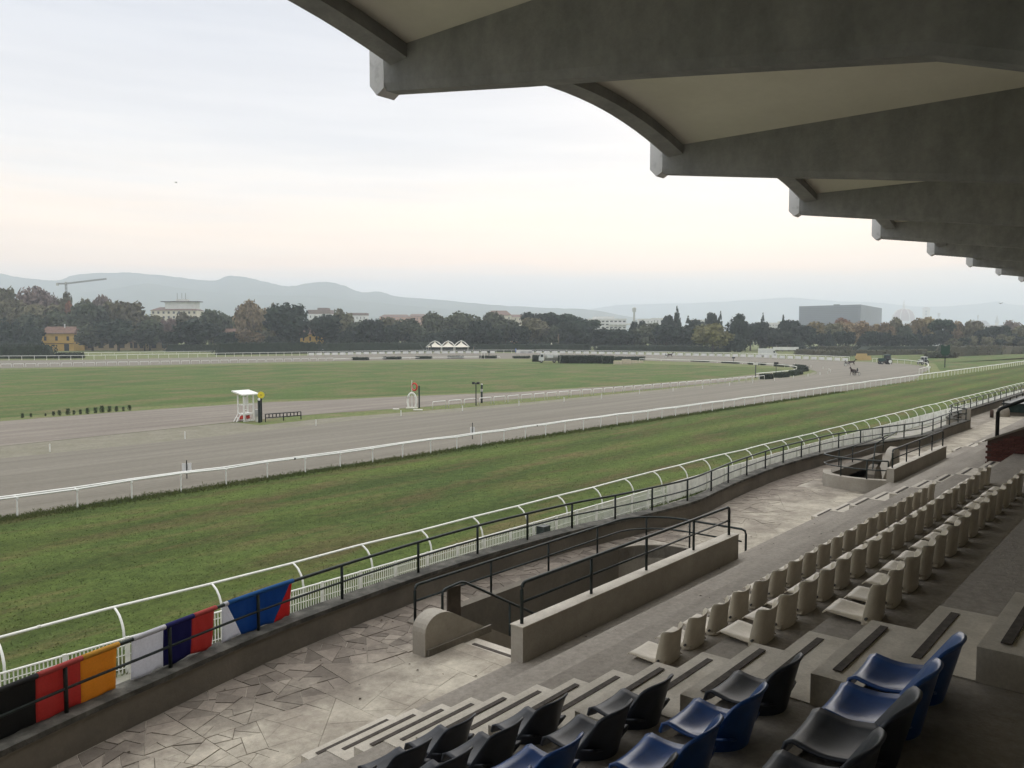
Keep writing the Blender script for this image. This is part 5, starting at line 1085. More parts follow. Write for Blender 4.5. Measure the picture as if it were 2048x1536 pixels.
def row_px(x0, y0, x1, y1, h, depth, m, lab, cat='hedge', name='field_hedge', leaf=True, seed=0):
    a, c = G(x0, y0), G(x1, y1); d = c - a; mid = (a + c) / 2; rz = math.atan2(d.y, d.x)
    o = leafy(name, [(mid, (d.length, depth, h), rz)], m, 500 if leaf else 0, .5, seed); tag(o, lab, cat)
row_px(1690, 711.0, 1850, 708.5, 2.2, 7, M['row'], 'brownish hedge row behind the straw bales', seed=61); row_px(1895, 712.5, 1990, 708.5, 4.2, 9, M['row'], 'dark brown hedge row right of the green sign', seed=62); row_px(1995, 708.5, 2200, 703, 3.6, 9, M['row'], 'dark hedge row at the right edge behind the field', seed=63)
row_px(1640, 705.5, 1700, 706.5, 3.2, 7, M['row'], 'mixed hedge row right of the long sign', seed=64); row_px(1700, 704, 2200, 699.5, 3.0, 8, M['hedge'], 'long dark hedge across the fields at the right', seed=65); row_px(1600, 709.0, 1690, 713.5, 2.4, 7, M['row'], 'reddish brown hedge just behind the banner rail', seed=66)
row_px(1860, 716.5, 1905, 715.5, 2.2, 5, M['row'], 'low brown brush around the green sign', seed=67)
for k_, (x0, x1, y, h, lab) in enumerate(((1690, 2200, 697.2, 1.2, 'long low plastic tunnel across the right fields, nearer'), (1850, 2200, 695.4, 1.2, 'long low plastic tunnel across the right fields, farther'), (1855, 1885, 694.5, 3.0, 'short white greenhouse left of the green sign'), (1642, 1658, 698, 2.6, 'small white shed roof right of the long sign'), (1590, 1612, 699, 2.4, 'white shed roof behind the long sign'))):
    a, c = G(x0, y), G(x1, y - (2.0 if x1 > 2000 else 0)); d = c - a; rz = math.atan2(d.y, d.x)
    b = MB(); mid = (a + c) / 2; pr = [(-2.5, 0), (-2.5, h * .6), (0, h), (2.5, h * .6), (2.5, 0)]; L_ = d.length / 2; dn = d.normalized(); nn = Vector((-dn.y, dn.x, 0))
    vs = [mid + dn * (s_ * L_) + nn * y_ + Vector((0, 0, z_)) for s_ in (-1, 1) for y_, z_ in pr]; b.add(vs, [(0, 1, 2, 3, 4), (9, 8, 7, 6, 5)] + [(i, 5 + i, 5 + (i + 1) % 5, (i + 1) % 5) for i in range(5)])
    tag(b.build('greenhouse', Mgh), lab, 'greenhouse')

# ------------------------------------------------------------------ terrace kiosk at the right edge
t = thing('green_kiosk', 'dark green flat kiosk with thin roof rails at the far end of the terrace', 'kiosk', (58, 8.3, ZP))
Mkg = mat('kiosk_green', (.012, .035, .03), .5, var=.3, scale=2)
MB().box(57.4, 64, 7.3, 8.9, ZP + .22, ZP + .72).build('body', Mkg, t); MB().box(57.1, 64.3, 7.1, 9.1, ZP + .72, ZP + .80).build('roof', M['dkgreen'], t); MB().box(57.5, 63.9, 7.4, 8.8, ZP, ZP + .22).build('plinth', M['conc_dark'], t)
for x in (57.2, 59.4, 61.8, 64.1): MB().tube([(x, 9.0, ZP), (x, 9.0, ZP + .98)], .03, 6).build('post', M['dkgreen'], t)
for z in (.88, .98): MB().tube([(57.1, 9.05, ZP + z), (64.3, 9.05, ZP + z)], .022, 5).build('roof_rail', M['dkgreen'], t)
b = MB().lathe([(.34, 0), (.32, .4), (.22, .62), (.1, .66)], (56.6, 8.9, ZP), 14); tag(b.build('grey_cover', M['conc_wall'], None, True), 'rounded grey covered heap beside the green kiosk', 'cover')
b = MB().lathe([(.10, 0), (.10, .40), (.07, .44)], (55.6, 9.35, ZP), 10); tag(b.build('short_bollard', M['mortar'], None, True), 'short dark bollard left of the grey heap', 'bollard')

# ------------------------------------------------------------------ buildings
def wallmat(n, c): return mat(n, c, .9, var=.07, scale=.3, coord='World')
Mroof = mat('terracotta_roof', (.165, .105, .08), .9, var=.2, scale=.6, coord='World'); Mwin = mat('dark_window', (.03, .035, .04), .3); Mshut = mat('brown_shutter', (.06, .045, .035), .8)
Mcream = wallmat('cream_wall', (.58, .53, .43)); Moch = wallmat('ochre_wall', (.56, .36, .10)); Mwht = wallmat('white_wall', (.64, .64, .62)); Mpink = wallmat('pink_wall', (.50, .30, .22)); Mtan = wallmat('tan_wall', (.40, .31, .20))
def house(name, label, px, ybase, d, wpx, yeave, yridge, wallm, roofm=Mroof, wins=(3, 1), deep=None, hip=.12, base=None, flat=False, win=(.11, .42), door=False, rows=None):
    u = WM(1, d); p = FAR(px, d); w = wpx * u; ze = ZT(yeave, d); zr = ZT(yridge, d); dp = deep or w * .6
    t = thing(name, label, 'house' if name == 'house' else 'building', tuple(p), px_dir(0))
    LB('wall', wallm, t, lambda b: b.box(-w / 2, w / 2, 0, dp, -.1, ze))
    if flat: LB('roof', roofm, t, lambda b: b.box(-w / 2 - .4, w / 2 + .4, -.4, dp + .4, ze + .002, zr))
    else:
        e = min(.7, w * .04); LB('roof', roofm, t, lambda b: b.add([(-w / 2 - e, -e, ze), (w / 2 + e, -e, ze), (w / 2 + e, dp + e, ze), (-w / 2 - e, dp + e, ze), (-w / 2 + w * hip, dp / 2, zr), (w / 2 - w * hip, dp / 2, zr), (-w / 2 - e, -e, ze - .2), (w / 2 + e, -e, ze - .2), (w / 2 + e, dp + e, ze - .2), (-w / 2 - e, dp + e, ze - .2)], [(0, 1, 5, 4), (1, 2, 5), (2, 3, 4, 5), (3, 0, 4), (6, 9, 8, 7), (0, 6, 7, 1), (1, 7, 8, 2), (2, 8, 9, 3), (3, 9, 6, 0)]))
    nx, nz = wins
    z0 = base if base is not None else 0
    for r in range(nz):
        for c in range(nx):
            x = -w / 2 + w * (c + .5) / nx; zb = z0 + (ze - z0) * (r + .28) / nz; hh_ = (ze - z0) / nz * win[1]; ww = w / nx * win[0] * 2
            o = LB('window', Mshut, t, lambda b: b.box(x - ww / 2, x + ww / 2, -.10, -.001, zb, zb + hh_)); LB('pane', Mwin, o, lambda b: b.box(x - ww * .36, x + ww * .36, -.14, -.101, zb + hh_ * .08, zb + hh_ * .92))
    return t, p, w, ze, zr, dp
DH = 455.
t, p, w, ze, zr, dp = house('house', 'yellow two-storey house with brown roof and dark windows at the left', 114.5, 703, DH, 68, 666.5, 653, Moch, wins=(3, 1), base=ZT(687, DH), hip=.06)
LB('string_course', Mshut, t, lambda b: b.box(-w / 2 - .05, w / 2 + .05, -.16, -.002, ZT(687.6, DH), ZT(686.6, DH))); LB('door', Mwin, t, lambda b: b.box(w * .22, w * .36, -.15, -.003, 0, ZT(688, DH))); LB('chimney', Mwht, t, lambda b: b.cbox((w * .12, dp * .4, zr - 1.2), (.5, .5, 2.6)))
house('stable_block', 'long low ochre stable block with dark openings left of centre', 245, 702, DH + 20, 190, 685, 681, Mtan, wins=(9, 1), base=0, win=(.24, .80), deep=9, hip=.02)
house('stable_block', 'small gabled pavilion rising from the ochre stable block', 278, 702, DH + 14, 24, 684, 675.5, Mtan, wins=(2, 1), base=0, win=(.3, .7), deep=10, hip=.45)
t, p, w, ze, zr, dp = house('apartment_building', 'cream apartment block with red roof and antennas above the left trees', 350, 700, 900, 92, 621, 614, Mcream, wins=(9, 5), base=10, win=(.2, .5), deep=20)
LB('roof_storey', Mwht, t, lambda b: b.box(-w * .22, w * .46, 4, 14, ze, ZT(604, 900))); LB('roof_slab', Mshut, t, lambda b: b.box(-w * .30, w * .52, 2, 16, ZT(604, 900), ZT(602.5, 900)))
for x in (.02, .12, .2): LB('antenna', M['steel'], t, lambda b: b.tube([(w * x, 8, ZT(603, 900)), (w * x, 8, ZT(586, 900))], .22, 5))
LB('plant_room', Mwht, t, lambda b: b.box(w * .0, w * .25, 6, 12, ZT(602.6, 900), ZT(598, 900)))
house('house', 'grey gabled house half hidden left of the pale poplar', 462, 702, 480, 44, 664, 657, Mtan, wins=(3, 1), base=8, deep=9)
house('apartment_building', 'cream block with balconies just left of the big round tree', 530, 700, 560, 40, 652, 640, Mcream, wins=(4, 3), base=4, deep=14)
house('house', 'ochre house with tiled roof right of the big round tree', 621, 702, 470, 40, 668, 659, Moch, wins=(3, 1), base=4, deep=9)
house('house', 'ochre annexe peeping between trees right of the big tree', 645, 702, 480, 22, 676, 668, Moch, wins=(2, 1), base=2, deep=8)
house('house', 'brown roofed house behind the three marquees', 938, 702, 480, 40, 671, 663, Mtan, wins=(4, 1), base=6, deep=9); house('house', 'dull grey roof low behind the left marquee', 898, 702, 478, 34, 682, 676, Mtan, wins=(3, 1), base=2, deep=8)
house('house', 'small terracotta gabled house right of the marquees', 1030, 702, 470, 16, 681, 675, Mpink, wins=(2, 1), base=2, deep=7)
house('house', 'narrow orange house among trees above the small tent', 1113, 702, 466, 10, 670, 664, Mtan, wins=(1, 3), base=2, deep=7)
house('apartment_building', 'red roofed villa on the skyline above the centre trees', 998, 690, 1000, 50, 631, 621, Mcream, wins=(5, 2), base=20, deep=22, hip=.2)
house('apartment_building', 'pinkish building beside the red roofed villa on the skyline', 1035, 690, 1050, 34, 634, 629, Mcream, wins=(4, 2), base=20, deep=22)
for k_, (x, w_, ye, yr, m_) in enumerate(((552, 34, 628, 622, Mcream), (640, 44, 628, 620, Mwht), (646, 18, 620, 616, Mcream), (715, 36, 631, 626, Mwht), (790, 60, 634, 629, Mpink), (835, 34, 633, 628, Mpink), (870, 26, 634, 630, Mcream))):
    house('apartment_building', f'{["cream", "white", "small cream", "white", "pinkish", "pinkish", "cream"][k_]} skyline building, {ordw(k_ + 1)} in the row between the big tree and the marquees', x, 690, 1100 + 20 * k_, w_, ye, yr, m_, wins=(5, 3), base=15, deep=20, flat=k_ in (1, 2, 3))
t, p, w, ze, zr, dp = house('apartment_building', 'large white stepped apartment block on the skyline right of the pines', 1214, 690, 1000, 76, 640, 637.5, Mwht, wins=(9, 5), base=8, deep=24, flat=True, roofm=Mwht, win=(.3, .45))
LB('roof_storey', Mwht, t, lambda b: b.box(-w * .35, w * .2, 5, 18, zr, ZT(633, 1000))); LB('balcony', Mwht, t, lambda b: b.box(w * .05, w * .62, -2.4, -.2, ZT(650, 1000), ZT(646.5, 1000)))
for k_, (x, w_, ye, d_) in enumerate(((1292, 28, 640, 1200), (1318, 26, 638.5, 1250), (1400, 36, 642, 1200), (1548, 22, 648, 900), (1572, 16, 645, 1000))): house('apartment_building', f'pale skyline building, {ordw(k_ + 1)} between the mast and the dark block', x, 690, d_, w_, ye, ye - 2.5, Mwht, wins=(4, 4), base=8, deep=18, flat=True, roofm=Mwht)
house('church', 'pale long hall with low grey roof on the skyline near the spire', 1965, 690, 3600, 24, 649, 641, Mwht, roofm=mat('grey_roof', (.22, .20, .2), .9), wins=(4, 2), base=20, deep=40); house('apartment_building', 'low pale building under the spire at the right', 1985, 690, 3500, 34, 653, 650, Mcream, wins=(5, 2), base=15, deep=30, flat=True)
# mast, spire, antennas, floodlights
p = FAR(1267.5, 1100); t = thing('telecom_mast', 'tall grey telecom mast with thick top on the skyline', 'mast', tuple(p)); b = MB(); MB().lathe([(1.6, 0), (1.3, ZT(620, 1100)), (1.3, ZT(619.5, 1100))], tuple(p), 10).build('shaft', Mgrey, t); MB().lathe([(2.2, ZT(624, 1100)), (2.6, ZT(622, 1100)), (2.6, ZT(616.5, 1100)), (1.0, ZT(615, 1100))], tuple(p), 10).build('antenna_head', Mgrey, t)
p = FAR(1991, 3800); t = thing('church_spire', 'thin pointed church spire on the right skyline', 'spire', tuple(p)); MB().cbox(tuple(p), (13, 13, ZT(645, 3800)), .3).build('tower', Mcream, t); MB().lathe([(9.5, ZT(645, 3800)), (4.6, ZT(638, 3800)), (.6, ZT(631, 3800))], tuple(p), 8).build('spire', Mgrey, t)
for k_, (x, yt, d_) in enumerate(((1953, 632, 3000), (1875, 628, 3000))):
    p = FAR(x, d_); u = WM(1, d_); t = thing('floodlight_mast', ['thin floodlight mast left of the pale hall', 'thin floodlight mast right of the bell tower'][k_], 'mast', tuple(p)); MB().tube([p, p + Vector((0, 0, ZT(yt, d_)))], 1.2, 6).build('pole', Mgrey, t)
    for z in (0, 2.4, 4.8): MB().cbox(tuple(p + Vector((0, 0, ZT(yt, d_) - z * u))), (5.5 * u if k_ else 3 * u, 1, 1.3 * u), px_dir(0)).build('lamp_bank', Mgrey, t)
# dark block
Mdk = mat('slate_cladding', (.055, .065, .085), .7, scale=.06, col2=(.075, .088, .11), coord='World'); Mdk2 = mat('pale_end_face', (.13, .14, .15), .7, scale=.06, col2=(.16, .17, .18), coord='World'); Mband = mat('dark_glazing', (.03, .036, .05), .4)
d_ = 1700.; a, c, e_ = FAR(1596, d_ + 60), FAR(1718, d_ - 50), FAR(1761, d_ + 200); zt = ZT(611, d_)
t = thing('dark_block', 'huge dark slate-grey office block on the skyline', 'building', tuple(a)); k4 = a + (e_ - c)
MB().prism([tuple(a[:2]), tuple(c[:2]), tuple(e_[:2]), tuple(k4[:2])], -.1, zt).build('wall', Mdk, t)
n_ = (c - a); n2 = Vector((n_.y, -n_.x, 0)).normalized(); ec = (e_ - c); n3 = Vector((ec.y, -ec.x, 0)).normalized()
for r in range(12):
    z0 = 20 + (zt - 23) * r / 12; q = [a.lerp(c, .02) + n2 * .25, a.lerp(c, .98) + n2 * .25]
    MB().add([q[0] + Vector((0, 0, z0)), q[1] + Vector((0, 0, z0)), q[1] + Vector((0, 0, z0 + 2.4)), q[0] + Vector((0, 0, z0 + 2.4))], [(0, 1, 2, 3)]).build('window_band', Mband, t)
q = [c.lerp(e_, .02) + n3 * .3, c.lerp(e_, .98) + n3 * .3]; MB().add([q[0], q[1], q[1] + Vector((0, 0, zt - 1)), q[0] + Vector((0, 0, zt - 1))], [(0, 1, 2, 3)]).build('end_face', Mdk2, t)  # right end face, paler than the front
m_ = a.lerp(c, .72); MB().cbox((m_.x + 10, m_.y + 15, zt), (14, 12, 2.0), .3).build('roof_plant', Mdk, t)
# cathedral dome and bell tower
d_ = 4600.; p = FAR(1804.5, d_); u = WM(1, d_); Mtile = mat('dome_tiles', (.26, .13, .095), .9, var=.1, scale=.1, coord='World'); Mmar = wallmat('marble', (.62, .58, .52))
t = thing('cathedral_dome', 'tall ribbed cathedral dome with lantern fading in the haze', 'dome', tuple(p)); zb = ZT(642, d_); R0 = 20.5 * u
dz_ = ZT(617.5, d_) - zb
MB().lathe([(R0 * math.cos(math.asin(min(1, s_)) ) ** .9 * .98 + 1.6 * u if s_ < 1 else 1.8 * u, zb + dz_ * s_) for s_ in [k / 10 for k in range(11)]], tuple(p), 8).build('dome_shell', Mtile, t)
MB().lathe([(R0 * 1.02, 0), (R0 * 1.02, zb), (R0 * .98, zb + .5)], tuple(p), 8).build('drum', Mmar, t)
for k in range(8):
    an = 2 * math.pi * k / 8; MB().tube([p + Vector((math.cos(an), math.sin(an), 0)) * ((R0 * math.cos(math.asin(min(.999, s_))) ** .9 * .98 + 1.9 * u)) + Vector((0, 0, zb + dz_ * s_)) for s_ in [j / 8 for j in range(9)]], .75 * u, 5).build('rib', Mmar, t)
MB().lathe([(2.6 * u, ZT(618, d_)), (2.2 * u, ZT(612, d_)), (2.4 * u, ZT(611.5, d_)), (.9 * u, ZT(607, d_)), (.8 * u, ZT(603.5, d_)), (.2 * u, ZT(601, d_))], tuple(p), 8).build('lantern', Mmar, t)
p = FAR(1849.5, 4650); u = WM(1, 4650); t = thing('bell_tower', 'square pale bell tower right of the dome', 'tower', tuple(p)); MB().cbox(tuple(p), (13 * u, 13 * u, ZT(618.5, 4650)), .2).build('shaft', Mmar, t); MB().cbox(tuple(p + Vector((0, 0, ZT(618.5, 4650)))), (14.2 * u, 14.2 * u, 2.6 * u), .2).build('cornice', Mmar, t); MB().cbox(tuple(p + Vector((0, 0, ZT(616, 4650)))), (11 * u, 11 * u, 1.2 * u), .2, .3).build('roof', Mtile, t)
for k in range(3): MB().cbox(tuple(p + Vector((0, 0, ZT(637 - 6 * k, 4650)))) , (13.3 * u, 3 * u, 3.5 * u), .2).build('window', Mwin, t)
# crane
d_ = 950.; u = WM(1, d_); p = FAR(137, d_); t = thing('tower_crane', 'thin tower crane with long jib over the left trees', 'crane', tuple(p)); Mcr = mat('crane_paint', (.22, .22, .22), .6)
def lattice(a, c, w_, n, r):
    b = MB(); d = (c - a); dn = d.normalized(); s1 = dn.orthogonal().normalized() * w_; s2 = dn.cross(s1)
    cs = [s1 + s2, s1 - s2, -s1 - s2, -s1 + s2]
    for q in cs: b.tube([a + q, c + q], r, 4)
    for i in range(n):
        for j in range(4): b.tube([a + d * (i / n) + cs[j], a + d * ((i + 1) / n) + cs[(j + 1) % 4]], r * .7, 3)
    return b
lattice(p, p + Vector((0, 0, ZT(566, d_))), .8, 16, .22).build('mast', Mcr, t); top = p + Vector((0, 0, ZT(568, d_)))
lattice(top, top + RT * (81 * u) + Vector((0, 0, 9.5 * u)), .6, 22, .20).build('jib', Mcr, t); lattice(top, top - RT * (18 * u), .6, 5, .20).build('counter_jib', Mcr, t)
MB().cbox(tuple(top - RT * (17 * u) - Vector((0, 0, 4 * u))), (3.4 * u, 2, 5.5 * u), px_dir(0)).build('counterweight', Mgrey, t); MB().cbox(tuple(top - Vector((0, 0, .5 * u))), (3 * u, 2, 4 * u), px_dir(0)).build('slewing_cab', Mgrey, t)
# tents at the right edge
for k_, (x, y, yt, w_) in enumerate(((2030, 691.5, 681, 30), (2062, 691.5, 683, 26))): p = FAR(x, 520); u = WM(1, 520); t = thing('white_tent', ['white pointed tent under the trees at the right edge', 'white tent partly cut by the right edge'][k_], 'tent', tuple(p)); MB().cbox(tuple(p), (w_ * u, w_ * u * .8, ZT(691, 520)), .5).build('wall', Mtent, t); MB().cbox(tuple(p + Vector((0, 0, ZT(690.9, 520)))), (w_ * u * 1.05, w_ * u * .85, ZT(yt, 520) - ZT(690.9, 520)), .5, .05).build('canopy', Mtent, t)
# birds
Mbird = mat('bird_dark', (.03, .03, .03), .9)
for k_, (x, y, d_, s_) in enumerate(((361, 369, 80, .5), (1997, 607, 120, .9))):
    p = FAR(x, d_) + Vector((0, 0, ZT(y, d_))); b = MB(); b.add([p, p + RT * (.45 * s_) + Vector((0, 0, .12 * s_)), p + RT * (.2 * s_) - FW * .1, p - RT * (.45 * s_) + Vector((0, 0, .10 * s_)), p - RT * (.2 * s_) - FW * .1 + Vector((0, 0, -.02)), p - Vector((0, 0, .08 * s_)) + FW * .2, p - Vector((0, 0, .03)) - FW * .2], [(0, 1, 2), (0, 4, 3), (0, 2, 5), (0, 5, 4), (0, 6, 2), (0, 4, 6)])
    tag(b.build('flying_bird', Mbird), ['tiny dark bird high in the left sky', 'dark bird in flight above the right skyline'][k_], 'bird')

# ------------------------------------------------------------------ trees
def leafmat(n, c, hue=.015): return mat(n, tuple(v * .8 for v in c), .9, scale=.45, col2=tuple(min(1, v * 1.9) for v in c), coord='World', rnd=.22, hue=hue, trans=.12, detail=4)
LM = dict(dark=leafmat('dark_evergreen', (.020, .029, .019)), green=leafmat('mid_green', (.056, .066, .040)), olive=leafmat('olive_leaf', (.100, .094, .055)), tan=leafmat('autumn_tan', (.165, .125, .066)), russet=leafmat('russet_leaf', (.115, .088, .078)),
          pine=leafmat('pine_needles', (.024, .038, .022)), conifer=leafmat('conifer_needles', (.020, .030, .020)), yellow=leafmat('yellow_green_leaf', (.13, .122, .05)), bare=leafmat('bare_twigs', (.11, .09, .075)), orange=leafmat('orange_leaf', (.17, .095, .052)), poplar=leafmat('pale_poplar_leaf', (.18, .145, .085)))
Mbark = mat('bark', (.07, .055, .042), .95, var=.3, scale=2, coord='World')
def crown_mesh(shape, m, seed, n=2300):
    "unit crown: height 1 (z 0..1), radius about 1"
    r = random.Random(seed); lobes = []
    if shape == 'round':
        lobes.append((0, 0, .52, .62))
        for k in range(11):
            a = r.uniform(0, 6.28); e = r.uniform(-.6, 1.2); q = r.uniform(.42, .66); lobes.append((q * math.cos(a) * math.cos(e * .8), q * math.sin(a) * math.cos(e * .8), .50 + .30 * math.sin(e), r.uniform(.26, .40)))
    elif shape == 'tall':
        for k in range(14):
            z = .12 + .78 * k / 13; w = .62 * math.sin(math.pi * (.18 + .74 * (1 - z))) + .1; a = r.uniform(0, 6.28); lobes.append((w * .6 * math.cos(a), w * .6 * math.sin(a), z, r.uniform(.30, .44) * (1.1 - .5 * z)))
        lobes.append((0, 0, .4, .6))
    elif shape == 'pine':
        lobes.append((0, 0, .68, .45))
        for k in range(12):
            a = r.uniform(0, 6.28); q = r.uniform(.35, .72); lobes.append((q * math.cos(a), q * math.sin(a), r.uniform(.55, .80), r.uniform(.26, .36)))
    elif shape == 'conifer':
        for k in range(16):
            z = .05 + .9 * k / 15; w = 1.0 * (1 - z) ** .8 + .05
            for q in range(3): a = r.uniform(0, 6.28); lobes.append((w * .55 * math.cos(a), w * .55 * math.sin(a), z + r.uniform(-.03, .03), max(.10, w * .42)))
    elif shape == 'cypress':
        for k in range(14):
            z = .04 + .9 * k / 13; w = .95 * (1 - z ** 2.6) ** .6 * (.75 + .25 * min(1, z * 5)); a = r.uniform(0, 6.28)
            for q in range(2): a = r.uniform(0, 6.28); lobes.append((w * .4 * math.cos(a), w * .4 * math.sin(a), z, max(.12, w * .6)))
    b = MB(); ZS = .55   # lobes are squashed so that radius 1 and height 1 agree
    vs_ = [(math.cos(2 * math.pi * i / 6) * math.cos(t), math.sin(2 * math.pi * i / 6) * math.cos(t), math.sin(t)) for t in (-.9, -.1, .7) for i in range(6)]
    if shape != 'bare':
        for x, y, z, q in lobes:
            if q < .16: continue
            pts_ = [(x + a * q * .58 * r.uniform(.85, 1.1), y + c * q * .58 * r.uniform(.85, 1.1), max(.02, z + e * q * .58 * ZS)) for a, c, e in vs_] + [(x, y, z + q * .6 * ZS), (x, y, max(.01, z - q * .6 * ZS))]
            b.add(pts_, [(6 * t + i, 6 * t + (i + 1) % 6, 6 * t + 6 + (i + 1) % 6, 6 * t + 6 + i) for t in (0, 1) for i in range(6)] + [(12 + i, 12 + (i + 1) % 6, 18) for i in range(6)] + [(19, (i + 1) % 6, i) for i in range(6)])
    tot = sum(l[3] ** 2 for l in lobes); cum = []; s_ = 0
    for l in lobes: s_ += l[3] ** 2 / tot; cum.append(s_)
    for _ in range(n):
        f = r.random(); k = next((i for i, c in enumerate(cum) if c >= f), len(cum) - 1); x, y, z, q = lobes[k]
        dv = Vector((r.gauss(0, 1), r.gauss(0, 1), r.gauss(.25, 1))).normalized(); rad_ = q * r.uniform(.60, 1.16)
        p = Vector((x + dv.x * rad_, y + dv.y * rad_, z + dv.z * rad_ * ZS))
        if p.z < .0: continue
        nn = (dv + Vector((r.gauss(0, .6), r.gauss(0, .6), r.gauss(0, .6)))).normalized(); u_ = nn.orthogonal().normalized(); v_ = nn.cross(u_); a = r.uniform(0, 6.28); u_, v_ = u_ * math.cos(a) + v_ * math.sin(a), v_ * math.cos(a) - u_ * math.sin(a); sz = r.uniform(.03, .10)
        u_ = u_ * sz; v_ = v_ * sz; u_.z *= ZS; v_.z *= ZS
        b.add([p - u_ - v_ * .7, p + u_ - v_ * .4, p + v_, p - u_ * .9 + v_ * .5], [(0, 1, 2, 3)])
    return b.mesh('crown', m)
SH = dict(dark='round', green='round', olive='round', tan='round', russet='round', pine='pine', conifer='conifer', yellow='round', bare='round', orange='round', poplar='round', cypress='cypress')
CR = {}
def crowns(kind):
    if kind not in CR: CR[kind] = [crown_mesh(SH[kind], LM['conifer' if kind == 'cypress' else kind], 100 * len(CR) + s_, 2300 if kind not in ('bare',) else 900) for s_ in range(3)]
    return CR[kind]
trb = MB(); trb.tube([(0, 0, -.02), (.02, 0, .3), (-.01, .01, .62)], .07, 7, .035)
for a in (0.4, 2.3, 4.4): trb.tube([(0, 0, .35), (.28 * math.cos(a), .28 * math.sin(a), .6), (.45 * math.cos(a), .45 * math.sin(a), .74)], .035, 5, .012)
trunk_me = trb.mesh('trunk', Mbark)
DESC = dict(dark='dark round evergreen', green='mid green tree', olive='olive brown leafy tree', tan='tan autumn tree', russet='tall russet purple tree', pine='flat-topped dark pine', conifer='pointed dark conifer', yellow='yellow-green round tree', bare='bare grey twiggy tree', orange='orange autumn tree', poplar='pale autumn poplar', cypress='dark columnar cypress')
NAMES = dict(dark='evergreen_tree', green='leafy_tree', olive='leafy_tree', tan='autumn_tree', russet='russet_tree', pine='pine_tree', conifer='conifer_tree', yellow='round_tree', bare='bare_tree', orange='autumn_tree', poplar='poplar_tree', cypress='cypress_tree')
rt = random.Random(21); TL = []
def T(x, top, w, kind, d=455, low=None): TL.append((x, top, w, kind, d, low))
